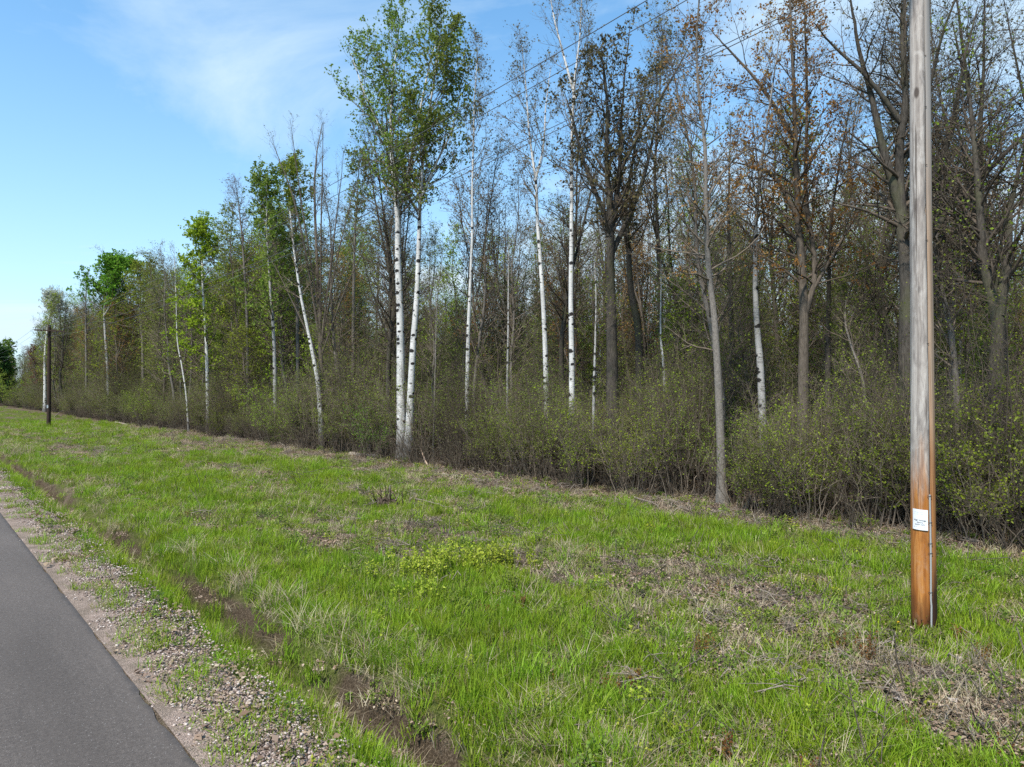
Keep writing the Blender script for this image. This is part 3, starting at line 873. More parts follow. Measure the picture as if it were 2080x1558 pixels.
hero('poplar_tree', 'dark trunk slanting left in the middle of the wood', 31.5, 1300,
     [(0.22, 0.015, [(1298, 690), (1284, 600), (1272, 500), (1268, 400), (1282, 290), (1300, 190)])],
     'bark_dark', 'twig_dark', 'leaf_dark', 22, l1=40, t0=0.45, ang=(25, 60), len1=2.6, up1=0.8, l2=8, len2=0.9, l3=4, len3=0.45, nleaf=1.2, lsize=0.1)
hero('oak_tree', 'straight brown trunk in mid wood, second right of the dark limbed tree', 33.0, 1345,
     [(0.16, 0.015, [(1342, 650), (1336, 500), (1326, 350), (1328, 230), (1332, 95)])],
     'bark_brown', 'twig_dark', 'leaf_dark', 23, l1=44, t0=0.4, ang=(30, 60), len1=2.5, up1=0.7, l2=8, len2=0.9, l3=4, len3=0.45, nleaf=1.4, lsize=0.1)
hero('maple_tree', 'smooth grey trunk rooted in the open edge of the wood', 20.9, 1466,
     [(0.145, 0.02, [(1464, 900), (1460, 760), (1455, 640), (1445, 530), (1437, 430), (1432, 300), (1427, 190), (1420, 60), (1425, -60)]),
      (0.05, 0.01, [(1435, 400), (1480, 330), (1530, 290), (1570, 300)])],
     'bark_pale', 'twig', 'leaf_orange', 24, l1=50, t0=0.40, ang=(45, 80), len1=2.7, up1=0.1, l2=8, len2=0.7, l3=4, len3=0.35, nleaf=1.8, lsize=0.075, bare=0.3)
hero('maple_tree', 'orange budding maple with dark forked trunk', 21.8, 1628,
     [(0.186, 0.016, [(1630, 720), (1628, 600), (1618, 450), (1606, 330), (1596, 200), (1590, 60), (1586, -80)]),
      (0.105, 0.010, [(1628, 640), (1650, 540), (1642, 380), (1648, 200), (1650, 0), (1655, -80)]),
      (0.073, 0.010, [(1627, 620), (1680, 520), (1740, 420), (1765, 395)]),
      (0.081, 0.010, [(1615, 440), (1570, 360), (1520, 330), (1460, 310)]),
      (0.073, 0.010, [(1600, 280), (1540, 170), (1480, 90), (1440, 40)])],
     'bark_brown', 'twig_dark', 'leaf_orange', 25, l1=92, t0=0.3, ang=(38, 75), len1=2.66, up1=0.2, l2=8, len2=0.9, l3=4, len3=0.45, nleaf=2.8, lsize=0.09)
hero('oak_tree', 'massive dark tree with wide rising limbs behind the near pole', 18.6, 1842,
     [(0.256, 0.023, [(1840, 700), (1838, 560), (1835, 440), (1830, 340), (1826, 200), (1822, 60), (1824, -100)]),
      (0.132, 0.016, [(1833, 420), (1800, 290), (1772, 170), (1738, 60), (1712, -40)]),
      (0.078, 0.012, [(1790, 250), (1740, 160), (1690, 90), (1650, 50)]),
      (0.147, 0.016, [(1838, 520), (1880, 400), (1925, 310), (1962, 210), (2000, 80), (2040, -40)]),
      (0.132, 0.016, [(1840, 560), (1920, 430), (1995, 345), (2085, 250), (2170, 190)]),
      (0.078, 0.012, [(1828, 280), (1850, 160), (1845, 40), (1850, -60)]),
      (0.070, 0.012, [(1905, 350), (1930, 200), (1925, 60), (1935, -50)])],
     'bark_dark', 'twig_dark', 'leaf_grey', 26, l1=100, t0=0.35, ang=(38, 75), len1=2.63, up1=0.2, l2=8, len2=0.9, l3=4, len3=0.45, nleaf=0.6, lsize=0.07)
hero('oak_tree', 'dark tree forking low at the right edge of the wood', 17.6, 2026,
     [(0.207, 0.015, [(2024, 740), (2022, 640), (2004, 520), (1996, 420), (1992, 300), (1986, 150), (1980, 0)]),
      (0.145, 0.015, [(2023, 640), (2048, 530), (2075, 430), (2110, 330), (2140, 200)])],
     'bark_dark', 'twig_dark', 'leaf_olive', 27, l1=70, t0=0.35, ang=(38, 75), len1=2.60, up1=0.2, l2=8, len2=0.9, l3=4, len3=0.45, nleaf=0.8, lsize=0.075)
hero('birch_tree', 'dull grey white birch between smooth grey trunk and orange maple', 22.6, 1552,
     [(0.136, 0.012, [(1546, 760), (1538, 660), (1531, 560), (1529, 460), (1527, 380), (1532, 250), (1540, 120)])],
     'birch_dull', 'twig', 'leaf_orange', 28, **{**THIN, 'l1': 34, 'nleaf': 0.8})
hero('birch_tree', 'short thin pale birch stem above the bright green shrub', 29.0, 1352,
     [(0.075, 0.012, [(1351, 760), (1348, 680), (1349, 600), (1351, 520)])],
     'birch', 'twig', 'leaf_olive', 29, **{**THIN, 'l1': 14, 't0': 0.6, 'len1': 1.6})
hero('birch_tree', 'thin mottled pale stem right of the straight white birch', 26.0, 1204,
     [(0.07, 0.012, [(1206, 800), (1209, 700), (1211, 600), (1208, 480)])],
     'birch_dull', 'twig', 'leaf_olive', 30, **{**THIN, 'l1': 16, 't0': 0.5, 'len1': 1.8})
hero('birch_tree', 'thin dark spotted stem between slim birch and forked birch', 31.0, 1030,
     [(0.065, 0.012, [(1031, 760), (1033, 660), (1034, 560), (1036, 480)])],
     'birch_dull', 'twig', 'leaf_olive', 31, **{**THIN, 'l1': 16, 't0': 0.5, 'len1': 1.8})
hero('sapling', 'slim grey sapling standing right of the birch pair', 33.6, 880,
     [(0.06, 0.01, [(882, 820), (884, 700), (886, 600), (898, 500)])],
     'bark_pale', 'twig', 'leaf_olive', 32, **{**THIN, 'l1': 18, 't0': 0.4, 'len1': 1.8, 'nleaf': 1.0})
hero('oak_tree', 'straight dark trunk just right of the smooth grey trunk', 25.5, 1490,
     [(0.16, 0.015, [(1488, 760), (1484, 640), (1480, 500), (1478, 380), (1482, 240)])],
     'bark_dark', 'twig_dark', 'leaf_olive', 33, **{**THIN, 'l1': 30, 'len1': 2.4})
hero('sapling', 'grey sapling with crooked top midway between orange maple and near pole', 20.5, 1762,
     [(0.07, 0.012, [(1764, 900), (1766, 780), (1762, 690), (1768, 630), (1790, 570)])],
     'bark_grey', 'twig', 'leaf_olive', 34, **{**THIN, 'l1': 20, 't0': 0.35, 'len1': 1.6})
hero('oak_tree', 'narrow dark trunk right of the orange maple', 23.0, 1682,
     [(0.115, 0.011, [(1680, 720), (1676, 600), (1674, 480), (1680, 360), (1690, 220)])],
     'bark_dark', 'twig_dark', 'leaf_orange', 35, **{**THIN, 'l1': 34, 'len1': 2.4, 'nleaf': 0.9})
hero('aspen_tree', 'yellow green tree glowing behind the birch pair', 58.0, 765,
     [(0.16, 0.015, [(764, 700), (768, 600), (772, 530), (776, 470)])],
     'bark_grey', 'twig', 'leaf_lime', 36, l1=54, t0=0.2, ang=(45, 80), len1=4.2, up1=0.4, l2=8, len2=1.1, l3=4, len3=0.5, nleaf=2.0, lsize=0.15)

# ------------------------------------------------------------------ trees of the wood: nine kinds, copied
def proto_tree(name, H, r, bark, twig, leaf, seed, lean=1.3, fork=False, **kw):
    rng = np.random.default_rng(seed)
    z = np.linspace(0, H, 7)
    p = np.stack([np.cumsum(rng.normal(0, lean / 6, 7)) + lean * 0.3 * (z / H), np.cumsum(rng.normal(0, lean / 6, 7)), z], -1); p[0] = 0
    stems = [(p, r, 0.012)]
    if fork:
        for k in range(2):
            i = 2 + k
            d = rng.normal(size=2); d /= np.linalg.norm(d)
            q = np.array([p[i], p[i] + np.array((d[0] * 0.7, d[1] * 0.7, H * 0.14)), p[i] + np.array((d[0] * 1.5, d[1] * 1.5, H * 0.34)), p[i] + np.array((d[0] * 2.0, d[1] * 2.0, H * 0.55 - k * 1.0))])
            stems.append((q, r * 0.5, 0.012))
    tr, cr = build_tree(rng, stems, bark, twig, leaf, **kw)
    return tr.mesh('trunk', [M[bark], M[twig]]), cr.mesh('crown', [M[twig], M[leaf]])


W = dict(l2=8, l3=4, len2=1.0, len3=0.55)
WOOD = [
    ('maple_tree', 'bare grey twiggy tree', proto_tree('a', 17, 0.13, 'bark_grey', 'twig', 'leaf_grey', 101, l1=58, t0=0.28, ang=(30, 62), len1=3.2, up1=0.45, nleaf=0.9, lsize=0.09, **W)),
    ('oak_tree', 'dark forked tree', proto_tree('b', 18, 0.19, 'bark_dark', 'twig_dark', 'leaf_grey', 102, fork=True, l1=76, t0=0.35, ang=(35, 70), len1=3.6, up1=0.2, nleaf=0.8, lsize=0.09, **W)),
    ('ash_tree', 'slender olive budding tree', proto_tree('c', 15, 0.10, 'bark_brown', 'twig', 'leaf_olive', 103, l1=60, t0=0.2, ang=(35, 65), len1=2.8, up1=0.3, nleaf=1.9, lsize=0.10, **W)),
    ('aspen_tree', 'pale thin aspen', proto_tree('d', 17, 0.11, 'birch_dull', 'twig', 'leaf_olive', 104, l1=40, t0=0.42, ang=(35, 65), len1=2.3, up1=0.6, nleaf=1.5, lsize=0.10, **W)),
    ('maple_tree', 'rusty budding tree', proto_tree('e', 16, 0.12, 'bark_brown', 'twig_dark', 'leaf_orange', 105, fork=True, l1=66, t0=0.3, ang=(35, 65), len1=3.0, up1=0.25, nleaf=1.3, lsize=0.095, **W)),
    ('understory_tree', 'low yellow green tree', proto_tree('f', 8.5, 0.07, 'bark_brown', 'twig', 'leaf_lime', 106, l1=50, t0=0.12, ang=(40, 75), len1=2.5, up1=0.2, nleaf=2.0, lsize=0.09, **W)),
    ('understory_tree', 'low bare twiggy tree', proto_tree('g', 9.0, 0.07, 'bark_dark', 'twig', 'leaf_olive', 107, l1=60, t0=0.1, ang=(35, 75), len1=2.9, up1=0.15, nleaf=0.9, lsize=0.08, **W)),
    ('aspen_tree', 'tall yellow green leafy tree', proto_tree('h', 16, 0.11, 'bark_grey', 'twig', 'leaf_lime', 108, l1=60, t0=0.25, ang=(40, 70), len1=2.9, up1=0.4, nleaf=2.2, lsize=0.12, **W)),
]
WGROUP = 'trees deep in the wood'
rng = np.random.default_rng(77)
hero_spots = [(o.location.x, o.location.y) for o in COL.objects if o.type == 'EMPTY']
spots = []
for count, smin, smax, depth, pr in ((80, -12, 36, 20, [0.36, 0.18, 0.06, 0.0, 0.11, 0.05, 0.24, 0.0]), (250, 36, 165, 11, [0.17, 0.07, 0.19, 0.04, 0.08, 0.15, 0.12, 0.18])):
    got = tries = 0
    while got < count and tries < 9000:
        tries += 1
        n = N_WOOD + 1.2 + depth * rng.uniform() ** 1.4
        s = rng.uniform(smin, smax)
        X, Y = xy(n, s)
        if Y < 8 or abs(X / Y) > 0.9: continue
        if any((X - a) ** 2 + (Y - b) ** 2 < 1.1 for a, b in hero_spots): continue
        if any(Y < b + 0.5 and abs(X / Y - a / b) < 0.020 + 0.3 / b for a, b in hero_spots): continue     # keep the well seen trunks clear
        if any((X - a) ** 2 + (Y - b) ** 2 < 1.3 + 0.008 * Y for a, b, _ in spots): continue
        spots.append((X, Y, rng.choice(8, p=pr))); got += 1
spots.sort(key=lambda p: p[1])
NEAR_BY = [(818, 'the tallest birch'), (948, 'the slim white birch'), (1100, 'the forked white birch'), (1161, 'the straight white birch'), (635, 'the bare vase shaped tree'),
           (545, 'the green leafed aspen'), (500, 'the pinkish wispy tree'), (418, 'the yellow green aspen'), (360, 'the leaning pole thin birch'), (220, 'the dense green aspen'),
           (290, 'the second green aspen'), (172, 'the bare conical tree'), (98, 'the silvery aspen'), (1242, 'the dark limbed poplar'), (1285, 'the slanting dark trunk'), (1342, 'the straight brown trunk'),
           (1458, 'the smooth grey trunk'), (1625, 'the orange maple'), (1840, 'the massive dark oak'), (2020, 'the low forking oak'), (1540, 'the dull white birch'), (1680, 'the narrow dark trunk'),
           (1764, 'the crooked sapling'), (880, 'the slim grey sapling'), (725, 'the small green aspen'), (1030, 'the dark spotted stem'), (1205, 'the mottled pale stem'), (1490, 'the straight dark trunk')]
named = {}
for X, Y, k in spots:
    name, look, (tm, cm) = WOOD[k]
    root = empty(name, (X, Y, gz(X, Y) - 0.05), rng.uniform(0, 6.28))
    root.rotation_euler[0], root.rotation_euler[1] = rng.normal(0, 0.045), rng.normal(0, 0.045)
    sc = rng.uniform(0.78, 1.12)
    px = 1040 + F_PX * X / Y
    if 850 < px < 1230: sc *= 0.84      # lower stand behind the slim birches
    wide = 1.25 if px < 760 else 1.0
    if px < 760: sc *= 1.08
    root.scale = (sc * wide, sc * wide, sc * rng.uniform(0.93, 1.1))
    a = bpy.data.objects.new('trunk', tm); COL.objects.link(a); a.parent = root
    b = bpy.data.objects.new('crown', cm); COL.objects.link(b); b.parent = root
    ref = min(NEAR_BY, key=lambda r: abs(r[0] - px))
    if px < 40: where = 'at the far left end of the wood'
    elif px > 2060: where = 'at the right edge of the wood'
    else: where = 'in wood %s of %s' % ('left' if px < ref[0] else 'right', ref[1])
    named.setdefault((look, where), []).append(root)
    prop(root, None, 'tree', WGROUP)
for (look, where), roots in named.items():
    for i, o in enumerate(roots):       # nearest first
        rank = '' if len(roots) == 1 else ('nearer ' if i == 0 else 'farther ') if len(roots) == 2 else ('nearest ', 'second ', 'third ', 'fourth ', 'fifth ', 'sixth ', 'seventh ', 'eighth ')[min(i, 7)]
        o['label'] = rank + look + ' ' + where

# far wood behind them, read as one mass
far_p = []
for i, (nm, lb, (tm, cm)) in enumerate(WOOD):
    me = bpy.data.meshes.new('far_wood'); 
    import bmesh
    bm = bmesh.new(); bm.from_mesh(tm); k0 = len(bm.faces); bm.from_mesh(cm); bm.faces.ensure_lookup_table()
    for fc in bm.faces[k0:]: fc.material_index += 2
    bm.to_mesh(me); bm.free()
    for m in list(tm.materials) + list(cm.materials): me.materials.append(m)
    far_p.append(bpy.data.objects.new('far', me))
n = N_WOOD + 10 + 90 * rng.uniform(size=640) ** 1.1
s = rng.uniform(-25, 330, 640)
X, Y = xy(n, s)
n2_, s2_ = N_WOOD + 1.5 + 30 * rng.uniform(size=220), rng.uniform(110, 330, 220)
X2, Y2 = xy(n2_, s2_)
n3_ = N_WOOD + 7 + 45 * rng.uniform(size=900) ** 1.1
X3, Y3 = xy(n3_, rng.uniform(-20, 200, 900))
low = np.concatenate([np.zeros(len(X) + len(X2), bool), np.ones(900, bool)])
X, Y = np.concatenate([X, X2, X3]), np.concatenate([Y, Y2, Y3])
k = (Y > 8) & (np.abs(X / np.maximum(Y, 1)) < 0.95)
X, Y, low = X[k], Y[k], low[k]
pick = rng.choice(8, len(X), p=[0.26, 0.12, 0.15, 0.05, 0.11, 0.10, 0.14, 0.07])
pick = np.where(low, rng.choice([2, 5, 6], len(X), p=[0.2, 0.3, 0.5]), pick)
scatter('far_wood', far_p, np.stack([X, Y, X * 0 - 0.1], -1), np.stack([X * 0, X * 0, rng.uniform(0, 6.28, len(X))], -1), rng.uniform(0.8, 1.1, len(X)), pick,
        'distant grey brown wood seen between the nearer trunks', 'wood')

# ------------------------------------------------------------------ shrubs
def shrub_mesh(seed, H, spread, twig, leaf, nst=16, l1=11, l2=6, nleaf=2.7, lsize=0.043, bare_low=0.3, name='shrub'):
    rng = np.random.default_rng(seed)
    SP, SR = [], []
    for k in range(nst):
        a = rng.uniform(0, 6.28); r = spread * rng.uniform(0.1, 0.5)
        h = H * rng.uniform(0.6, 1.05)
        b = np.array((math.cos(a) * r * 0.5, math.sin(a) * r * 0.5, 0))
        e = np.array((math.cos(a) * (r + spread * 0.5 * rng.uniform(0.1, 1)), math.sin(a) * (r + spread * 0.5 * rng.uniform(0.1, 1)), h))
        m = (b + e) / 2 + rng.normal(0, 0.12, 3) + np.array((0, 0, 0.08 * H))
        SP.append(curve_pts([b, (b * 0.6 + m * 0.4) * np.array((1, 1, 1.05)), m, e], 9) + np.concatenate([[np.zeros(3)], rng.normal(0, 0.03, (8, 3))]))
        r0 = rng.uniform(0.011, 0.024)
        SR.append(np.linspace(r0, 0.004, 9))
    SP, SR = np.array(SP), np.array(SR)
    st, fo = MB(), MB()
    v, q = tubes(SP, SR, 4); st.add(v, q, 0)
    par = np.repeat(np.arange(nst), l1)
    t = bare_low + (0.98 - bare_low) * rng.uniform(0, 1, len(par))
    P1, R1 = grow(rng, SP, SR, par, t, np.radians(rng.uniform(25, 70, len(par))), rng.uniform(0.4, 1.1, len(par)) * H * 0.27, 4, 0.35, 0.2, 0.6, 0.4, 0.0035)
    v, q = tubes(P1, R1, 3); st.add(v, q, 0)
    par2 = np.repeat(np.arange(len(P1)), l2)
    P2, R2 = grow(rng, P1, R1, par2, rng.uniform(0.15, 1, len(par2)), np.radians(rng.uniform(25, 70, len(par2))), rng.uniform(0.4, 1.1, len(par2)) * H * 0.11, 3, 0.2, 0.22, 0.7, 0.5, 0.0025)
    v, q = tubes(P2, R2, 3); fo.add(v, q, 0)
    n = int(len(P2) * nleaf)
    k = rng.integers(0, len(P2), n); f = rng.uniform(0.1, 1, n)[:, None]
    pos = P2[k, 0] * (1 - f) + P2[k, 2] * f + rng.normal(0, 0.025, (n, 3))
    v, q = leaf_quads(rng, pos, lsize, 0.1); fo.add(v, q, 1)
    return st, fo


def join_mesh(name, st, fo, mats):
    mb = MB()
    for src, off in ((st, 0), (fo, 1)):
        c0 = mb.c
        for v, q, m in zip(src.v, src.q, src.m):
            mb.v.append(v); mb.q.append(q + c0); mb.m.append(np.where(m == 0, 0, 1).astype(np.int32)); mb.c += len(v)
    return bpy.data.objects.new(name, mb.mesh(name, mats))


UK = [(201, 3.2, 2.0, 'twig', 'leaf_olive', dict(nleaf=3.0)), (202, 2.4, 1.9, 'twig_dark', 'leaf_olive', {}), (203, 4.2, 2.2, 'twig', 'leaf_olive', dict(nleaf=1.7)),
      (204, 2.6, 2.0, 'twig_dark', 'leaf_grey', dict(nleaf=0.9)), (205, 3.4, 2.0, 'twig', 'leaf_lime', dict(nleaf=1.8)), (206, 5.6, 2.4, 'twig_dark', 'leaf_olive', dict(nleaf=1.6, bare_low=0.4)),
      (207, 1.3, 1.1, 'twig_dark', 'leaf_grey', dict(nst=14, l1=4, l2=3, nleaf=0.6, bare_low=0.35))]
protos = []
for sd, H, sp_, tw, lf, kw in UK:
    st, fo = shrub_mesh(sd, H, sp_, tw, lf, **kw)
    protos.append(join_mesh('shrub', st, fo, [M[tw], M[lf]]))
pts, pk, sc = [], [], []
for smin, smax, cnt, depth in ((-6, 40, 330, 12), (40, 130, 620, 10), (130, 300, 380, 8)):
    n = N_WOOD + 0.3 + depth * rng.uniform(size=cnt) ** 1.4 + 0.9 * (vnoise(np.zeros(cnt), rng.uniform(0, 9, cnt), 3) - 0.5)
    s = rng.uniform(smin, smax, cnt)
    for a, b in zip(n, s):
        X, Y = xy(a, b)
        if Y < 6 or abs(X / Y) > 0.98: continue
        pts.append((X, Y, -0.1)); pk.append(rng.choice(6, p=[0.22, 0.14, 0.23, 0.13, 0.12, 0.16])); sc.append(rng.uniform(0.55, 1.15) * (0.75 + 0.85 * vnoise(a * 0.3, b * 0.22, 19)))
for a, b in zip(N_WOOD - 0.9 + 2.2 * rng.uniform(size=300), rng.uniform(-5, 120, 300)):
    X, Y = xy(a, b)
    if Y < 6 or abs(X / Y) > 0.98: continue
    pts.append((X, Y, -0.08)); pk.append(6); sc.append(rng.uniform(0.6, 1.3))
nP = len(pts)
scatter('undergrowth', protos, pts, np.stack([rng.normal(0, 0.06, nP), rng.normal(0, 0.06, nP), rng.uniform(0, 6.28, nP)], -1), sc, pk,
        'tangled olive green undergrowth along the foot of the wood', 'undergrowth')

SHRUBS = [
    (1285, 24.0, 3.7, 2.6, 'leaf_lime', 'bright green shrub in front of the slanting dark trunk'),
    (1190, 25.6, 3.5, 2.0, 'leaf_lime', 'yellow green shrub at the foot of the straight white birch'),
    (1640, 21.5, 3.6, 2.6, 'leaf_lime', 'light green shrub below the orange maple'),
    (2010, 17.2, 2.9, 2.2, 'leaf_lime', 'light green leafy shrub over the leaning fallen log'),
    (1080, 27.5, 3.4, 2.2, 'leaf_olive', 'olive green shrub left of the forked birch foot'),
    (560, 48.0, 4.6, 3.4, 'leaf_lime', 'broad yellow green shrub under the leaning birch'),
    (690, 40.0, 4.4, 3.0, 'leaf_olive', 'olive shrub filling the gap left of the birch pair'),
    (760, 37.8, 3.2, 2.2, 'leaf_deep', 'fresh green low shrub at the left foot of the tallest birch'),
    (1500, 21.4, 2.6, 2.0, 'leaf_olive', 'small olive shrub right of the smooth grey trunk foot'),
    (300, 74.0, 4.2, 4.0, 'leaf_olive', 'rounded grey green shrub right of the far utility pole'),
    (30, 168.0, 8.0, 9.0, 'leaf_olive', 'broad olive bush at the far end of the clearing'),
]
for i, (px, Y, H, sp_, lf, lab) in enumerate(SHRUBS):
    Y = min(Y, 18.3 / (NY + NX * (px - 1040) / F_PX))
    X = (px - 1040) / F_PX * Y
    st, fo = shrub_mesh(300 + i, H, sp_, 'twig', lf, nst=15, l1=12, l2=6, nleaf=3.0, lsize=0.048 * max(1, Y / 32))
    root = empty('shrub', (X, Y, gz(X, Y) - 0.05))
    st.obj('stems', [M['twig']], root); fo.obj('foliage', [M['twig'], M[lf]], root)
    prop(root, lab, 'shrub')

# ------------------------------------------------------------------ utility poles and wires
def pole_shaft(H, r0, r1, groove, K=60, S=36):
    """round shaft, tapered, with one long drying check"""
    mb = MB()
    z = np.linspace(-0.4, H, K)
    a = np.linspace(0, 2 * math.pi, S, endpoint=False)
    V = np.zeros((K, S, 3))
    for k in range(K):
        r = r0 + (r1 - r0) * max(z[k], 0) / H
        wob = 0.004 * np.sin(3 * a + z[k] * 0.7) + 0.003 * np.sin(5 * a - z[k] * 1.3)
        rr = r + wob
        if groove is not None:
            g = groove + 0.03 * math.sin(z[k] * 0.8) + 0.015 * math.sin(z[k] * 2.7)
            j = int(round((g % (2 * math.pi)) / (2 * math.pi) * S)) % S
            aa = a.copy(); aa[j] = g % (2 * math.pi)
            rr = rr.copy(); rr[j] -= 0.045
            for jj, dd in ((j - 1, -0.045), (j + 1, 0.045)):
                aa[jj % S] = aa[j] + dd
        else: aa = a
        V[k, :, 0] = np.cos(aa) * rr + 0.01 * math.sin(z[k] * 0.5); V[k, :, 1] = np.sin(aa) * rr; V[k, :, 2] = z[k]
    idx = np.arange(K * S).reshape(K, S); nx = np.roll(idx, -1, 1)
    q = np.stack([idx[:-1], nx[:-1], nx[1:], idx[1:]], -1)
    if groove is not None:
        j = int(round((groove % (2 * math.pi)) / (2 * math.pi) * S)) % S
        fl = np.zeros((K - 1, S), int)
        for d in range(0, 6): fl[:, (j + d) % S] = 1
    else: fl = np.zeros((K - 1, S), int)
    c0 = mb.c
    mb.v.append(V.reshape(-1, 3).astype(np.float32)); mb.q.append(q.reshape(-1, 4)); mb.m.append(fl.ravel().astype(np.int32)); mb.c += K * S
    top = V[-1]; c = top.mean(0)[None] + np.array((0, 0, 0.01))
    jj = np.arange(S); kk = np.full(S, S)
    mb.add(np.concatenate([top, c]), np.stack([jj, (jj + 1) % S, kk, kk], -1), 0)
    return mb


def pole_head(root, H, arm_z, dark, pins):
    mb = MB(); box(mb, (0, -0.19, arm_z), (2.5, 0.10, 0.12)); mb.obj('crossarm', [M['crossarm']], root, False)
    for s in (-1, 1):
        mb = MB()
        P = np.array([(s * 0.75, -0.15, arm_z - 0.05), (0.06 * s, -0.15, arm_z - 0.52)])
        capped_tube(mb, np.linspace(P[0], P[1], 3), np.full(3, 0.018), 6); mb.obj('brace', [M['staple']], root)
    for off, dz in pins:
        mb = MB()
        prof = [(0.0, 0.012), (0.08, 0.012), (0.085, 0.045), (0.12, 0.05), (0.15, 0.032), (0.17, 0.045), (0.205, 0.04), (0.225, 0.008)]
        y = -0.19 if abs(off) > 0.2 else 0.0
        P = np.array([(off, y, dz + h) for h, r in prof]); R = np.array([r for h, r in prof])
        capped_tube(mb, P, R, 10); mb.obj('insulator', [M['porcelain']], root)


PA = np.array((6.02, 10.02)); PB = np.array((-45.3, 66.8)); PC = PB + (PB - PA)
GA = gz(*PA)
pole = empty('utility_pole', (PA[0], PA[1], GA), PHI)
# check line faces the camera a little to the right of centre
toward = math.atan2(-PA[1], -PA[0])
groove = toward + 0.52 - PHI
pole_shaft(10.95 - GA, 0.166, 0.122, groove).obj('shaft', [M['pole'], M['pole_flank']], pole)
pole_head(pole, 10.95, 10.52, False, [(-1.15, 10.55), (-0.5, 10.58), (1.1, 10.42)])
prop(pole, 'near weathered wooden utility pole with white notice and brown foot', 'utility pole', 'utility poles along the road')


def on_pole(ang, z, out=0.0):
    r = 0.166 + (0.122 - 0.166) * max(z, 0) / 10.95 + out
    return np.array((math.cos(ang) * r, math.sin(ang) * r, z))


mb = MB()
zc = np.linspace(-0.05, 1.92, 22)
P = np.array([on_pole(groove - 0.05 + 0.06 * math.sin(z * 1.4) + (0.05 if z < 0.35 else 0), z, 0.014) for z in zc])
capped_tube(mb, P, np.full(len(zc), 0.0125), 8)
cond = mb.obj('conduit', [M['metal']], pole)
for z in (0.52, 1.08, 1.22, 1.52, 1.90):
    mb = MB(); c = on_pole(groove - 0.05 + 0.06 * math.sin(z * 1.4), z, 0.02)
    t_ = np.array((-math.sin(groove), math.cos(groove), 0)); o_ = np.array((math.cos(groove), math.sin(groove), 0))
    P = np.array([c - t_ * 0.026 - o_ * 0.02, c - t_ * 0.02 + o_ * 0.009, c + t_ * 0.02 + o_ * 0.009, c + t_ * 0.026 - o_ * 0.02])
    capped_tube(mb, P, np.full(4, 0.004), 5); mb.obj('staple', [M['staple']], cond)
mb = MB()
zc = np.linspace(1.92, 10.4, 40)
P = np.array([on_pole(groove + 0.03 * math.sin(z * 0.8) + 0.015 * math.sin(z * 2.7) + 0.01, z, -0.004) for z in zc])
capped_tube(mb, P, np.full(len(zc), 0.0045), 5); mb.obj('ground_wire', [M['staple']], pole)
for z in (4.1, 5.6, 6.7, 7.55, 8.3):
    mb = MB(); c = on_pole(groove, z, 0.004)
    P = np.array([c - t_ * 0.012 - o_ * 0.02, c - t_ * 0.01 + o_ * 0.006, c + t_ * 0.01 + o_ * 0.006, c + t_ * 0.012 - o_ * 0.02])
    capped_tube(mb, P, np.full(4, 0.0035), 5); mb.obj('staple', [M['staple']], pole)

# notice: thin curved sheet stapled round the shaft
SIGN_A = toward - PHI - 0.27
SZ = 1.55
mb = MB()
nu, nv = 9, 4
hw = 0.102
V = []
for layer in (0.004, 0.0065):
    for j in range(nv):
        for i in range(nu):
            w_ = (i / (nu - 1) - 0.5) * 2 * hw
            z = SZ + (j / (nv - 1) - 0.5) * 0.295 - w_ * 0.03
            lift = layer + 0.004 * (j == 0) * math.cos(w_ * 9)
            V.append(on_pole(SIGN_A + w_ / 0.162, z, lift))
V = np.array(V); n1_ = nu * nv
qs = []
for j in range(nv - 1):
    for i in range(nu - 1):
        a = j * nu + i
        qs.append((n1_ + a, n1_ + a + 1, n1_ + a + nu + 1, n1_ + a + nu)); qs.append((a, a + nu, a + nu + 1, a + 1))
for j in range(nv - 1):
    for i in (0, nu - 1):
        a = j * nu + i; qs.append((a, a + nu, n1_ + a + nu, n1_ + a))
for i in range(nu - 1):
    for j in (0, nv - 1):
        a = j * nu + i; qs.append((a, n1_ + a, n1_ + a + 1, a + 1))
mb.add(V, qs)
sign = mb.obj('warning_notice', [M['paper']], pole, False)
sign["label"] = 'white paper notice reading High Voltage Above KEEP OFF'


def letter(text, size, dz, mat):
    cu = bpy.data.curves.new('lettering', 'FONT'); cu.body = text; cu.size = size; cu.align_x = 'CENTER'; cu.extrude = 0.0004
    tmp = bpy.data.objects.new('tmp', cu); COL.objects.link(tmp)
    dg = bpy.context.evaluated_depsgraph_get()
    me = bpy.data.meshes.new_from_object(tmp.evaluated_get(dg))
    bpy.data.objects.remove(tmp)
    for v in me.vertices:      # wrap the flat text round the shaft
        x, y, z = v.co
        p = on_pole(SIGN_A + x / 0.162, SZ + dz + y - x * 0.03, 0.0082 + z)
        v.co = p
    me.materials.clear(); me.materials.append(M[mat])
    o = bpy.data.objects.new('lettering', me); COL.objects.link(o); o.parent = sign
    return o


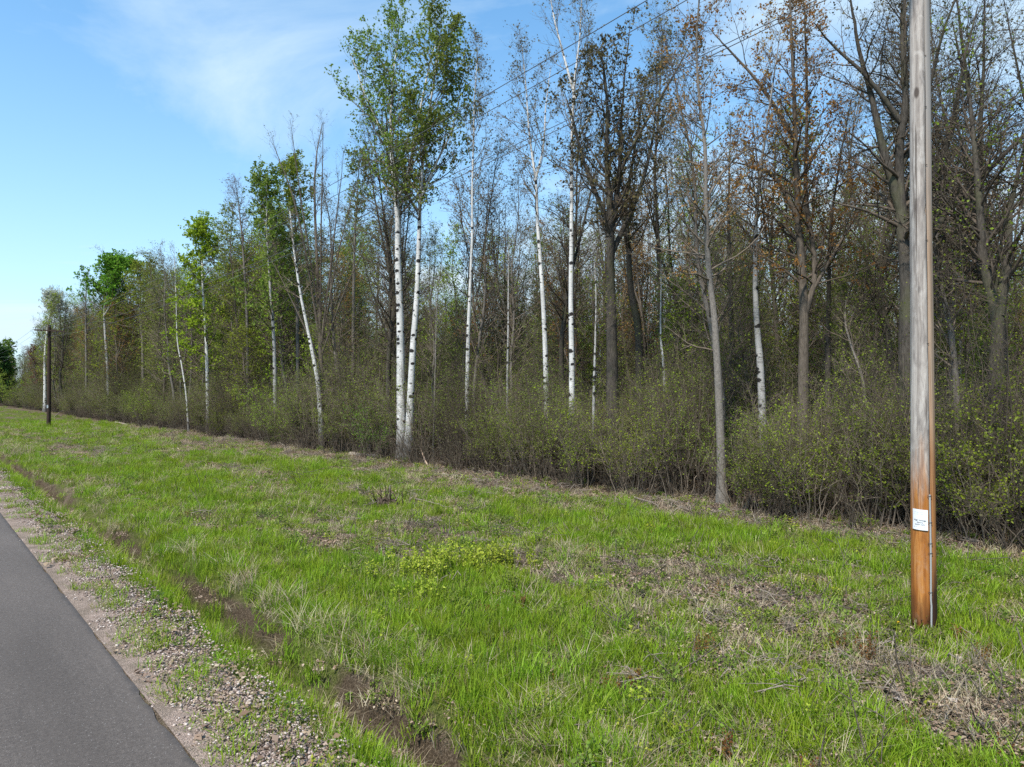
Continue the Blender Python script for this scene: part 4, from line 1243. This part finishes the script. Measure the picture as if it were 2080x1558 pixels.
letter('High Voltage', 0.031, -0.018, 'ink')
letter('Above', 0.029, -0.049, 'ink')
letter('KEEP OFF', 0.030, -0.083, 'ink')
for dz, w_ in ((0.078, 0.17), (0.104, 0.15), (-0.106, 0.15), (-0.126, 0.15)):   # rules and unreadable fine print
    mb = MB(); nseg = 1 if dz > 0 else 6
    for g_ in range(nseg):
        a0 = -w_ / 2 + w_ * g_ / nseg; a1 = a0 + w_ / nseg * (1 if nseg == 1 else random.uniform(0.55, 0.85))
        hh = 0.0012 if dz > 0 else 0.004
        xs = np.linspace(a0, a1, 4)
        lo = [on_pole(SIGN_A + x / 0.162, SZ + dz - hh - x * 0.03, 0.0083) for x in xs]; hi = [on_pole(SIGN_A + x / 0.162, SZ + dz + hh - x * 0.03, 0.0083) for x in xs]
        mb.add(np.array(lo + hi), [(k, k + 1, k + 5, k + 4) for k in range(3)])
    mb.obj('printed_line', [M['ink_grey']], sign, False)

polebase = []
for (P_, lab) in ((PB, 'dark far utility pole with crossarm standing in the grass'), (PC, 'farthest utility pole beyond the frame of the clearing')):
    g_ = gz(*P_)
    o = empty('utility_pole', (P_[0], P_[1], g_), PHI)
    pole_shaft(9.95 - g_, 0.19, 0.13, None, 24, 14).obj('shaft', [M['pole_far'], M['pole_far']], o)
    pole_head(o, 9.95, 9.42, True, [(-1.15, 9.46), (-0.5, 9.46), (1.1, 9.46)])
    if P_ is PB:
        mb = MB(); box(mb, (-0.13, -0.16, 2.0), (0.12, 0.02, 0.3), 0); mb.obj('tag', [M['paper']], o, False)
    prop(o, lab, 'utility pole', 'utility poles along the road')

def wire_run(off, za, zb, sag, P0, P1, label):
    n = 60
    u = np.linspace(0, 1, n)
    a = np.array((P0[0] + NX * off, P0[1] + NY * off, za)); b = np.array((P1[0] + NX * off, P1[1] + NY * off, zb))
    P = a[None] + (b - a)[None] * u[:, None]; P[:, 2] -= sag * 4 * u * (1 - u)
    mb = MB(); capped_tube(mb, P, np.full(n, 0.0085), 6)
    o = mb.obj('power_line', [M['wire']])
    return prop(o, label, 'wire', 'overhead wires')


wire_run(-1.15, 10.72, 9.68, 1.0, PA, PB, 'uppermost power line crossing in front of the tree tops')
wire_run(-0.5, 10.78, 9.68, 1.0, PA, PB, 'second power line from the top, crossing the tree tops')
wire_run(1.1, 10.58, 9.68, 1.0, PA, PB, 'upper wire of the close lower pair crossing the wood')
wire_run(0.0, 9.85, 8.85, 1.1, PA, PB, 'lower wire of the close lower pair crossing the wood')
wire_run(-1.15, 9.68, 9.68, 1.0, PB, PC, 'highest wire running left past the far utility pole')
wire_run(-0.5, 9.68, 9.68, 1.0, PB, PC, 'second highest wire running left past the far utility pole')
wire_run(1.1, 9.68, 9.68, 1.0, PB, PC, 'third highest wire running left past the far utility pole')
wire_run(0.0, 8.85, 8.85, 1.1, PB, PC, 'lowest wire running left past the far utility pole')

# ------------------------------------------------------------------ grass, straw, litter
def blades(rng, n, rad, h, w, lean, curl, mi=0, mb=None):
    mb = mb or MB()
    a = rng.uniform(0, 6.28, n); r = rad * np.sqrt(rng.uniform(0, 1, n))
    base = np.stack([np.cos(a) * r, np.sin(a) * r, np.full(n, -0.02)], -1)
    az = rng.uniform(0, 6.28, n); d = np.stack([np.cos(az), np.sin(az), np.zeros(n)], -1)
    side = np.stack([-np.sin(az), np.cos(az), np.zeros(n)], -1)
    H = h * rng.uniform(0.5, 1.15, n); le = lean * rng.uniform(0.1, 1.3, n); cu = curl * rng.uniform(0, 1.4, n)
    V = []
    for u, ww in ((0, 1.0), (0.4, 0.95), (0.75, 0.65), (1.0, 0.08)):
        p = base + d * (H * (le * u + cu * u * u))[:, None] + np.stack([0 * H, 0 * H, H * (u - 0.45 * cu * u * u)], -1)
        V.append(p - side * w * ww / 2); V.append(p + side * w * ww / 2)
    V = np.stack(V, 1)
    q = np.array([(0, 1, 3, 2), (2, 3, 5, 4), (4, 5, 7, 6)])
    mb.add(V.reshape(-1, 3), (np.arange(n) * 8)[:, None, None] + q[None], mi)
    return mb


def mk(mb, mats):
    return bpy.data.objects.new('piece', mb.mesh('piece', mats))


rg = np.random.default_rng(5)
grass_p = [
    mk(blades(rg, 46, 0.17, 0.19, 0.008, 0.35, 0.35), [M['grass']]),
    mk(blades(rg, 52, 0.20, 0.14, 0.008, 0.45, 0.45), [M['grass']]),
    mk(blades(rg, 34, 0.10, 0.27, 0.009, 0.3, 0.5), [M['grass']]),
    mk(blades(rg, 50, 0.20, 0.12, 0.007, 0.5, 0.5), [M['grass_soft']]),
    mk(blades(rg, 14, 0.18, 0.16, 0.007, 0.5, 0.6, 1, blades(rg, 30, 0.18, 0.16, 0.008, 0.4, 0.4)), [M['grass'], M['straw']]),
    mk(blades(rg, 26, 0.22, 0.07, 0.007, 0.6, 0.5), [M['grass_soft']]),
]
straw_p = [mk(blades(rg, 44, 0.20, 0.24, 0.006, 0.9, 0.9), [M['straw']]), mk(blades(rg, 30, 0.16, 0.36, 0.006, 0.7, 0.9), [M['straw']]),
           mk(blades(rg, 36, 0.22, 0.12, 0.007, 1.6, 0.5), [M['straw']])]


def weed(rng, H, nst, leaf, stem, lsz, nl):
    mb = MB()
    P, R = [], []
    for k in range(nst):
        a = rng.uniform(0, 6.28); b = np.array((rng.normal(0, 0.05), rng.normal(0, 0.05), -0.02)); h = H * rng.uniform(0.6, 1.1)
        e = b + np.array((math.cos(a) * h * 0.22, math.sin(a) * h * 0.22, h))
        P.append(curve_pts([b, (b + e) / 2 + rng.normal(0, 0.02, 3), e], 5)); R.append(np.linspace(0.004, 0.0015, 5))
    P, R = np.array(P), np.array(R)
    v, q = tubes(P, R, 3); mb.add(v, q, 0)
    k = rng.integers(0, nst, nl); u = rng.uniform(0.15, 1, nl) * 3.999; i = u.astype(int); f = (u - i)[:, None]
    pos = P[k, i] * (1 - f) + P[k, i + 1] * f
    v, q = leaf_quads(rng, pos, lsz, -0.35); mb.add(v, q, 1)
    return mb


weed_p = [mk(weed(rg, 0.16, 10, 0, 0, 0.034, 110), [M['twig'], M['weed']]), mk(weed(rg, 0.24, 9, 0, 0, 0.036, 120), [M['twig'], M['weed']]),
          mk(weed(rg, 0.10, 11, 0, 0, 0.038, 80), [M['twig'], M['weed']]), mk(weed(rg, 0.22, 7, 0, 0, 0.03, 90), [M['twig'], M['weed_lime']]),
          mk(weed(rg, 0.20, 4, 0, 0, 0.022, 60), [M['twig'], M['weed_red']])]


def litter_patch(rng, n, rad, size):
    mb = MB()
    a = rng.uniform(0, 6.28, n); r = rad * np.sqrt(rng.uniform(0, 1, n))
    c = np.stack([np.cos(a) * r, np.sin(a) * r, rng.uniform(0.004, 0.035, n)], -1)
    d = unit(np.stack([rng.normal(size=n), rng.normal(size=n), rng.normal(0, 0.35, n)], -1))
    w = unit(np.cross(d, np.stack([rng.normal(0, 0.3, n), rng.normal(0, 0.3, n), np.ones(n)], -1)))
    nz = np.cross(w, d)
    s = size * rng.uniform(0.5, 1.5, n)[:, None]
    V = np.stack([c - d * s * 0.6, c - w * s * 0.4 + nz * s * 0.2, c + d * s * 0.6, c + w * s * 0.4 + nz * s * 0.25], 1)
    mb.add(V.reshape(-1, 3), np.arange(n * 4).reshape(n, 4), 0)
    return mb


def twig_patch(rng, n, rad, ln):
    mb = MB()
    a = rng.uniform(0, 6.28, n); r = rad * np.sqrt(rng.uniform(0, 1, n))
    c = np.stack([np.cos(a) * r, np.sin(a) * r, rng.uniform(0.01, 0.06, n)], -1)
    d = unit(np.stack([rng.normal(size=n), rng.normal(size=n), np.abs(rng.normal(0, 0.25, n))], -1)) * (ln * rng.uniform(0.3, 1.2, n))[:, None]
    P = np.stack([c - d / 2, c + rng.normal(0, 0.035, (n, 3)), c + d / 2], 1)
    P[..., 2] = np.maximum(P[..., 2], 0.0)
    v, q = tubes(P, np.repeat(rng.uniform(0.002, 0.008, n)[:, None], 3, 1) * np.array((1, 0.9, 0.6))[None], 4)
    mb.add(v, q, 0)
    return mb


def stalk_patch(rng, n, rad, h):
    mb = MB()
    a = rng.uniform(0, 6.28, n); r = rad * np.sqrt(rng.uniform(0, 1, n))
    b = np.stack([np.cos(a) * r, np.sin(a) * r, np.full(n, -0.02)], -1)
    e = b + np.stack([rng.normal(0, 0.12, n), rng.normal(0, 0.12, n), h * rng.uniform(0.3, 1.1, n)], -1)
    P = np.stack([b, (b + e) / 2 + rng.normal(0, 0.02, (n, 3)), e], 1)
    v, q = tubes(P, np.repeat(rng.uniform(0.003, 0.007, n)[:, None], 3, 1) * np.array((1, 0.9, 0.6))[None], 4)
    mb.add(v, q, 0)
    return mb


def pebble_patch(rng, n, rad):
    mb = MB()
    for k in range(n):
        a = rng.uniform(0, 6.28); r = rad * math.sqrt(rng.uniform()); sz = rng.uniform(0.004, 0.013)
        R_ = np.array(Matrix.Rotation(rng.uniform(0, 3), 3, 'Z')) @ np.array(Matrix.Rotation(rng.uniform(-0.5, 0.5), 3, 'X'))
        c0 = mb.c
        box(mb, (math.cos(a) * r, math.sin(a) * r, sz * 0.4), (sz * 2, sz * rng.uniform(1.2, 2), sz * 1.2), 0, R_)
        mb.v[-1] = mb.v[-1] + rng.normal(0, sz * 0.22, mb.v[-1].shape).astype(np.float32)
    return mb


litter_p = [mk(litter_patch(rg, 60, 0.3, 0.034), [M['litter']]), mk(litter_patch(rg, 26, 0.3, 0.055), [M['litter']]), mk(litter_patch(rg, 90, 0.3, 0.024), [M['litter']])]
twig_p = [mk(twig_patch(rg, 12, 0.3, 0.35), [M['deadwood']]), mk(twig_patch(rg, 9, 0.35, 0.55), [M['deadwood_dark']]), mk(twig_patch(rg, 16, 0.3, 0.22), [M['deadwood']]),
          mk(stalk_patch(rg, 5, 0.3, 0.5), [M['deadwood_dark']]), mk(stalk_patch(rg, 4, 0.25, 0.35), [M['deadwood']])]


def field(N, r0, r1, power, seed, nmin, nmax):
    """points strewn over the clearing, denser close by"""
    g = np.random.default_rng(seed)
    r = r0 + (r1 - r0) * g.uniform(0, 1, N) ** power
    th = g.uniform(-math.radians(50), math.radians(50), N)
    X, Y = np.sin(th) * r, np.cos(th) * r
    n, s = ns(X, Y)
    k = (n > nmin) & (n < nmax)
    return X[k], Y[k], n[k], s[k], g


def strew(name, protos, X, Y, n, s, g, keep, probs, label, cat, smin, smax, tilt=0.08, grow_far=0.012, dz=0.0, tall=None):
    k = g.uniform(size=len(X)) < keep
    X, Y, n, s = X[k], Y[k], n[k], s[k]
    z = ground_z(n, s) + dz
    sc = g.uniform(smin, smax, len(X)) * (1 + grow_far * np.hypot(X, Y))
    S = np.stack([sc, sc, sc * (tall(n, s) if tall else 1.0)], -1)
    rot = np.stack([g.normal(0, tilt, len(X)), g.normal(0, tilt, len(X)), g.uniform(0, 6.28, len(X))], -1)
    scatter(name, protos, np.stack([X, Y, z], -1), rot, S, g.choice(len(protos), len(X), p=probs), label, cat)


def grass_height(n, s):
    return 0.55 + 0.7 * lushness(n, s) * (0.6 + 0.8 * vnoise(n * 0.8, s * 0.8, 55))


X, Y, n, s, g = field(64000, 4.2, 95, 1.25, 11, 2.2, 19.0)
lu = lushness(n, s)
strew('grass', grass_p, X, Y, n, s, g, np.clip(0.10 + 1.05 * lu ** 1.15, 0, 1) * np.where(n < 3.0, 1.6, 1.0), [0.24, 0.2, 0.14, 0.17, 0.13, 0.12],
      'fresh green grass covering the clearing', 'grass', 0.75, 1.25, tall=grass_height)
X, Y, n, s, g = field(9000, 88, 230, 1.0, 16, 2.6, 19.0)
strew('far_grass', [o.copy() for o in grass_p], X, Y, n, s, g, np.clip(0.2 + lushness(n, s), 0, 1), [0.24, 0.2, 0.14, 0.17, 0.13, 0.12],
      'strip of far green grass beyond the far utility pole', 'grass', 1.2, 2.0, grow_far=0.003)
X, Y, n, s, g = field(19000, 4.2, 90, 1.25, 12, 3.2, 19.0)
lu = lushness(n, s)
dry = sstep(0.5, 0.72, fbm(n * 0.7, s * 0.35, 83)) * (n < 15)
band = np.exp(-((n - 4.85 - 0.5 * (vnoise(s * 0.3, s * 0, 13) - 0.5)) / 0.42) ** 2) * (vnoise(s * 0.5, s * 0, 14) > 0.3)
strew('dry_grass', straw_p, X, Y, n, s, g, np.clip(0.15 + 0.30 * dry + 0.85 * band + 0.16 * (1 - lu), 0, 1), [0.36, 0.2, 0.44],
      'pale dry straw lying among the green grass', 'dry grass', 0.6, 1.1)
X, Y, n, s, g = field(16000, 4.2, 70, 1.3, 13, 2.6, 19.5)
lu = lushness(n, s)
strew('low_weeds', weed_p, X, Y, n, s, g, np.clip(0.12 + 0.45 * fbm(n * 0.9, s * 0.9, 33) * (n > 5), 0, 1), [0.3, 0.22, 0.28, 0.14, 0.06],
      'small broad leaved weeds mixed into the grass', 'weeds', 0.6, 1.2, tilt=0.15)
X, Y, n, s, g = field(21000, 4.2, 80, 1.3, 14, 2.38, 24.0)
lu = lushness(n, s)
strew('leaf_litter', litter_p, X, Y, n, s, g, np.clip(0.75 * (1 - lu) + 0.1, 0, 1) * np.where(n < 3.1, 0.6, 1.0) * np.where(np.abs(n - 4.2) < 0.35, 0.15, 1.0), [0.33, 0.12, 0.55],
      'brown dead leaves scattered over bare patches', 'leaf litter', 0.6, 1.2)
X, Y, n, s, g = field(9000, 4.5, 75, 1.2, 15, 5.2, 21.0)
lu = lushness(n, s)
strew('twig_debris', twig_p, X, Y, n, s, g, np.clip(0.06 * (n > 7) + 0.6 * (1 - lu) ** 1.3 + 0.45 * sstep(14.8, 16.8, n), 0, 1), [0.36, 0.16, 0.28, 0.12, 0.08],
      'broken grey twigs strewn over the cut ground', 'twigs', 0.6, 1.4, tilt=0.2)

t = NT('loose_pebble'); g_ = t.n('ShaderNodeNewGeometry')
M['pebble'] = t.bsdf(t.ramp(g_.outputs['Random Per Island'], [(0.0, (0.16, 0.12, 0.10)), (0.6, (0.36, 0.28, 0.235)), (1.0, (0.58, 0.50, 0.44))]), 0.95, 0.15)
peb_p = [mk(pebble_patch(rg, 60, 0.25), [M['pebble']]), mk(pebble_patch(rg, 40, 0.3), [M['pebble']])]
X, Y, n, s, g = field(16000, 4.2, 45, 1.3, 17, 2.28, 3.15)
strew('loose_gravel', peb_p, X, Y, n, s, g, np.where(n < 2.4, 0.5, 0.9), [0.6, 0.4], 'loose pinkish pebbles along the asphalt edge', 'gravel', 0.7, 1.2, tilt=0.02, dz=0.012)

# ------------------------------------------------------------------ single things on the ground
def at_ground(px, py):
    X, Y = foot(px, py)
    for _ in range(4): X, Y = foot(px, py, gz(X, Y))
    return X, Y, gz(X, Y)


def log(name, label, p0, p1, r0, r1, mat='deadwood', lift=0.0, cat='log', branches=0, seed=1, bend=0.05, K=9, sides=9, lift1=None):
    g = np.random.default_rng(seed)
    a = np.array(at_ground(*p0)); b = np.array(at_ground(*p1))
    a[2] += r0 * 0.7 + lift; b[2] += r1 * 0.7 + (lift if lift1 is None else lift1)
    L_ = np.linalg.norm(b - a)
    P = a[None] + (b - a)[None] * np.linspace(0, 1, K)[:, None] + np.concatenate([[np.zeros(3)], np.cumsum(g.normal(0, bend * L_ / K, (K - 2, 3)), 0), [np.zeros(3)]])
    root = empty(name, tuple(a)); P = P - a
    R = np.linspace(r0, r1, K) * g.uniform(0.9, 1.1, K)
    mb = MB(); capped_tube(mb, P, R, sides, 0, 1); mb.obj('stem', [M[mat], M['cutwood']], root)
    if branches:
        par = np.zeros(branches, int); tt = g.uniform(0.25, 0.98, branches)
        Pb, Rb = grow(g, P[None], R[None], par, tt, np.radians(g.uniform(25, 65, branches)), g.uniform(0.3, 1.0, branches) * L_ * 0.4, 5, 0.3, 0.15, 0.5, 0.3, 0.004)
        for k in range(branches):
            mb = MB(); v, q = tubes(Pb[k:k + 1], Rb[k:k + 1], 4); mb.add(v, q); mb.obj('branch', [M[mat]], root)
    return prop(root, label, cat)


log('fallen_log', 'dark fallen trunk slanting down behind the near pole', (2160, 1052), (1925, 1075), 0.13, 0.09, 'deadwood_dark', 0.55, branches=6, seed=3, lift1=1.55)
log('fallen_log', 'thick grey brown log at the wood edge left of birch pair', (712, 926), (775, 931), 0.13, 0.11, 'deadwood', 0.0, seed=4)
log('fallen_log', 'shorter bark covered log lying by the thick one', (745, 918), (790, 922), 0.1, 0.09, 'deadwood', 0.1, seed=5)
log('fallen_log', 'long pale log flat along the wood edge below slim birch', (900, 966), (985, 980), 0.07, 0.05, 'deadwood', 0, seed=6)
log('fallen_log', 'pale log beside the long one, below forked birch', (1010, 990), (1045, 997), 0.05, 0.045, 'deadwood', 0, seed=7)
log('fallen_log', 'white bleached log far along the wood edge right of far pole', (286, 852), (312, 859), 0.10, 0.06, 'deadwood', 0.15, seed=8)
log('fallen_log', 'pale bleached log in grass nearest to far pole', (186, 864), (206, 865), 0.12, 0.09, 'deadwood', 0.0, seed=9)
log('fallen_log', 'pale broken log heap piece midway left treeline', (235, 860), (262, 862), 0.11, 0.09, 'deadwood', 0.0, seed=10)
log('fallen_branch', 'white thin branch leaning up behind the far utility pole', (110, 850), (128, 843), 0.06, 0.03, 'deadwood', 0.1, cat='branch', seed=11, lift1=0.7)
log('fallen_branch', 'bent grey branch in the grass left of near pole', (1680, 1297), (1752, 1282), 0.018, 0.012, 'deadwood', 0.05, cat='branch', branches=2, seed=12)
log('fallen_branch', 'thin grey stick right of the dark stump in mid clearing', (842, 1016), (918, 1046), 0.02, 0.008, 'deadwood', 0.04, cat='branch', seed=13, lift1=0.15)
log('fallen_branch', 'pale stick on the bare ground right below near pole', (1862, 1391), (1938, 1393), 0.010, 0.008, 'deadwood', 0.02, cat='branch', seed=14)
log('fallen_branch', 'pale broken stick among chips at bottom right', (1848, 1437), (1895, 1395), 0.012, 0.008, 'cutwood', 0.02, cat='branch', seed=15, lift1=0.05)
log('fallen_branch', 'dark stick in grass below the near pole foot', (1805, 1285), (1890, 1315), 0.012, 0.008, 'deadwood_dark', 0.03, cat='branch', seed=16)
log('fallen_branch', 'grey stick crossing the right part of bare patch', (1898, 1300), (1925, 1318), 0.010, 0.006, 'deadwood', 0.03, cat='branch', seed=17)
log('fallen_branch', 'long grey brush branch at wood edge left of smooth grey trunk', (1290, 1015), (1340, 1040), 0.03, 0.012, 'deadwood', 0.05, cat='branch', branches=5, seed=18)
log('fallen_branch', 'long pale stick at wood edge right of smooth grey trunk', (1570, 1030), (1620, 1052), 0.025, 0.012, 'deadwood', 0.25, cat='branch', branches=3, seed=19, lift1=0.0)
log('fallen_branch', 'grey brush branch right of near pole', (1990, 1105), (1925, 1090), 0.03, 0.012, 'deadwood', 0.03, cat='branch', branches=6, seed=20)
log('snag', 'crooked pale dead stem rising at wood edge below dark limbed tree', (1258, 992), (1270, 985), 0.05, 0.02, 'deadwood', 0.0, cat='snag', seed=21, lift1=1.5, bend=0.25)
log('snag', 'short splintered pale stump by the wood edge right of birch pair', (870, 948), (850, 940), 0.05, 0.015, 'cutwood', 0.0, cat='snag', seed=22, lift1=0.9)
log('snag', 'short grey broken trunk standing left of near pole', (1806, 1034), (1806, 1032), 0.075, 0.06, 'bark_grey', 0.0, cat='snag', seed=23, lift1=1.5, bend=0.03)

# dark uprooted stump with stubs
X, Y, z = at_ground(785, 1028)
root = empty('stump', (X, Y, z))
g = np.random.default_rng(31)
mb = MB()
for k in range(16):
    a_ = g.uniform(0, 6.28); r_ = g.uniform(0.25, 0.6)
    c = curve_pts([(g.normal(0, 0.12), g.normal(0, 0.08), 0.10), (math.cos(a_) * r_ * 0.5, math.sin(a_) * r_ * 0.35, g.uniform(0.05, 0.26)), (math.cos(a_) * r_, math.sin(a_) * r_ * 0.7, -0.04)], 6)
    capped_tube(mb, c, np.linspace(0.075, 0.018, 6) * g.uniform(0.7, 1.2, 6), 7)
mb.obj('root_mass', [M['stump_bark']], root)
for k in range(13):
    b = np.array((g.normal(0, 0.25), g.normal(0, 0.12), 0.08)); e = b + np.array((g.normal(0, 0.16), g.normal(0, 0.15), g.uniform(0.2, 0.6)))
    mb = MB(); capped_tube(mb, curve_pts([b, (b + e) / 2 + g.normal(0, 0.04, 3), e], 5), np.linspace(0.022, 0.009, 5), 6); mb.obj('stub', [M['stump_bark'] if k % 4 else M['deadwood']], root)
prop(root, 'dark uprooted stump with upright stubs in mid clearing', 'stump')

# stones
def stone(label, px, py, size, col, seed):
    g = np.random.default_rng(seed)
    X, Y, z = at_ground(px, py)
    nu, nv = 10, 7
    V = []
    for j in range(nv):
        ph = math.pi * j / (nv - 1)
        for i in range(nu):
            a = 2 * math.pi * i / nu
            k = 1 + 0.22 * (vnoise(math.cos(a) * math.sin(ph) * 1.6 + 5, math.sin(a) * math.sin(ph) * 1.6 + math.cos(ph) * 2, seed) - 0.5) * 2
            V.append((size[0] * k * math.cos(a) * math.sin(ph), size[1] * k * math.sin(a) * math.sin(ph), size[2] * k * math.cos(ph)))
    qs = [(j * nu + i, (j + 1) * nu + i, (j + 1) * nu + (i + 1) % nu, j * nu + (i + 1) % nu) for j in range(nv - 1) for i in range(nu)]
    mb = MB(); mb.add(np.array(V), qs)
    o = mb.obj('stone', [col]); o.location = (X, Y, z + size[2] * 0.5); o.rotation_euler = (0.2, 0.1, seed)
    return prop(o, label, 'stone')


t = NT('pale_stone'); v = t.coords((1, 1, 1)); nz = t.noise(v, 25, 5, 0.65)
M['stone'] = t.bsdf(t.ramp(nz, [(0.3, (0.25, 0.19, 0.15)), (0.7, (0.60, 0.52, 0.45))]), 0.9, 0.2, nz, 0.5, 0.01)
stone('pale pinkish stone in the grass right of ditch', 851, 1284, (0.075, 0.06, 0.05), M['stone'], 3)
stone('small grey stone in the dark ditch mouth', 685, 1352, (0.05, 0.045, 0.035), M['stone'], 4)
stone('small pale stone on the bank above the ditch', 622, 1366, (0.05, 0.04, 0.03), M['stone'], 5)

# dandelions
def dandelion(label, px, py, h, seed):
    g = np.random.default_rng(seed)
    X, Y, z = at_ground(px, py)
    root = empty('dandelion', (X, Y, z))
    mb = MB(); capped_tube(mb, curve_pts([(0, 0, -0.02), (0.01, 0, h * 0.5), (0.02, 0.0, h)], 5), np.full(5, 0.003), 5); mb.obj('stem', [M['weed']], root)
    mb = MB(); n = 34
    a = g.uniform(0, 6.28, n); el = g.uniform(0.1, 1.3, n)
    d = np.stack([np.cos(a) * np.cos(el), np.sin(a) * np.cos(el), np.sin(el)], -1); w = unit(np.cross(d, (0, 0, 1.0)))
    c = np.array((0.02, 0, h))
    V = np.stack([c + w * 0.003, c - w * 0.003, c + d * 0.022 - w * 0.006, c + d * 0.022 + w * 0.006], 1)
    mb.add(V.reshape(-1, 3), np.arange(n * 4).reshape(n, 4)); mb.obj('flower_head', [M['yellow']], root)
    return prop(root, label, 'flower')


dandelion('yellow dandelion in grass just behind the pale stone', 843, 1258, 0.13, 1)
dandelion('yellow dandelion in grass left of near pole foot', 1822, 1282, 0.12, 2)
dandelion('orange yellow dandelion on the gravel shoulder edge', 322, 1246, 0.06, 3)
dandelion('tiny yellow dandelion far out in mid clearing', 706, 1034, 0.15, 4)

# rusty seedlings, grey dead tufts, straw tussocks, yellow-green bushes
def rosette(name, cat, label, px, py, mb, mats, sc=1.0, rz=0.0):
    X, Y, z = at_ground(px, py)
    o = mb.obj(name, mats); o.location = (X, Y, z); o.rotation_euler = (0, 0, rz); o.scale = (sc,) * 3
    return prop(o, label, cat)


RUST = [(1765, 1345, 0.42, 10, 'tall rusty weed clump left below the near pole'), (1705, 1325, 0.30, 6, 'rusty weed next to the bent grey branch'),
        (1425, 1330, 0.42, 7, 'upright rusty weed in the middle right grass'), (1290, 1400, 0.26, 7, 'red brown seedling on the small bare hollow'),
        (1246, 1415, 0.26, 6, 'rusty seedling left of the small bare hollow'), (990, 1260, 0.30, 7, 'yellow rust weed below the lime bush'),
        (1062, 1240, 0.28, 6, 'rust tipped weed right below the lime bush'), (1475, 1556, 0.36, 7, 'brown rusty weed at bottom edge'),
        (2000, 1345, 0.28, 6, 'red weed right of the grey dead tufts'), (1945, 1300, 0.24, 5, 'orange red weed right of near pole foot')]
for i, (px, py, h, k, lab) in enumerate(RUST):
    g = np.random.default_rng(400 + i)
    rosette('rusty_weed', 'weed', lab, px, py, weed(g, h, k + 3, 0, 0, 0.024, 42 * k), [M['twig'], M['weed_red']], 1.0)
LIME = [(880, 1168, 0.60, 26, 0.42, 'big lime green bush in the middle of clearing'), (948, 1160, 0.50, 20, 0.36, 'lime green bush in the centre of the lime row'),
        (1010, 1150, 0.46, 18, 0.32, 'lime green bush at right end of lime row'), (860, 1215, 0.36, 9, 0.22, 'low yellow lime sprout before the big lime bush')]
for i, (px, py, h, k, rad, lab) in enumerate(LIME):
    g = np.random.default_rng(430 + i)
    X, Y, z = at_ground(px, py)
    root = empty('lime_bush', (X, Y, z))
    st, fo = MB(), MB()
    for j in range(k):
        w_ = weed(g, h * g.uniform(0.6, 1.1), 5, 0, 0, 0.052, 120)
        off = np.array((g.normal(0, rad), g.normal(0, rad * 0.6), 0), np.float32)
        st.add(w_.v[0] + off, w_.q[0]); fo.add(w_.v[1] + off, w_.q[1] - len(w_.v[0]))
    st.obj('stems', [M['twig']], root); fo.obj('foliage', [M['weed_lime']], root)
    prop(root, lab, 'bush')
TUFT = [(1602, 1285, 0.30, 'grey dead tuft left of near pole in brown grass'), (1985, 1362, 0.32, 'upright grey dead tuft right of near pole'),
        (1905, 1385, 0.26, 'dark grey dead tuft below near pole'), (1550, 1222, 0.3, 'grey dead tuft on the brown patch'), (1350, 1310, 0.2, 'small grey dead tuft beside upright rusty weed')]
for i, (px, py, h, lab) in enumerate(TUFT):
    g = np.random.default_rng(460 + i)
    rosette('dead_tuft', 'dead plant', lab, px, py, blades(g, 60, 0.07, h, 0.006, 0.35, 0.2), [M['deadwood']])
TUSS = [(240, 1062, 'arching straw tussock highest up the ditch bank'), (318, 1125, 'tall straw tussock leaning over upper ditch'), (395, 1120, 'wide straw tussock on the ditch bank'), (490, 1195, 'loose straw tussock midway down the ditch'),
        (560, 1225, 'flattened straw tussock beside the ditch middle'), (640, 1275, 'straw tussock above the dark ditch mouth'), (40, 925, 'far pale straw patch at left frame edge'), (655, 1405, 'matted straw hanging into the dark ditch')]
for i, (px, py, lab) in enumerate(TUSS):
    g = np.random.default_rng(480 + i)
    big = 2.2 if px == 40 else 1.0
    rosette('straw_tussock', 'tussock', lab, px, py, blades(g, 120, 0.28, 0.42, 0.006, 0.8, 0.9), [M['straw']], big, i * 1.3)
# pale bark chips lying at the lower right
CHIP = [(1826, 1428, 0.09, 'largest pale wood chip at bottom right'), (1786, 1432, 0.05, 'pale round wood chip left of the largest chip'), (1935, 1430, 0.08, 'pale ragged chip right of the broken stick'), (1950, 1345, 0.05, 'pale chip behind the dark grey tuft')]
for i, (px, py, sz, lab) in enumerate(CHIP):
    g = np.random.default_rng(500 + i)
    X, Y, z = at_ground(px, py)
    a = np.linspace(0, 6.28, 9, endpoint=False); rr = sz * g.uniform(0.6, 1.1, 9)
    lo = np.stack([np.cos(a) * rr, np.sin(a) * rr * 0.6, 0.01 + 0.02 * np.sin(a * 2)], -1); hi = lo + np.array((0, 0, 0.012))
    V = np.concatenate([lo, hi, [[0, 0, 0.012]], [[0, 0, 0.03]]])
    j = np.arange(9); j2 = (j + 1) % 9
    qs = np.concatenate([np.stack([j, j2, j2 + 9, j + 9], -1), np.stack([j2, j, j * 0 + 18, j * 0 + 18], -1), np.stack([j + 9, j2 + 9, j * 0 + 19, j * 0 + 19], -1)])
    mb = MB(); mb.add(V, qs); o = mb.obj('wood_chip', [M['stone']], None, False); o.location = (X, Y, z + 0.03); o.rotation_euler = (0.15, 0.2, i)
    prop(o, lab, 'wood chip')
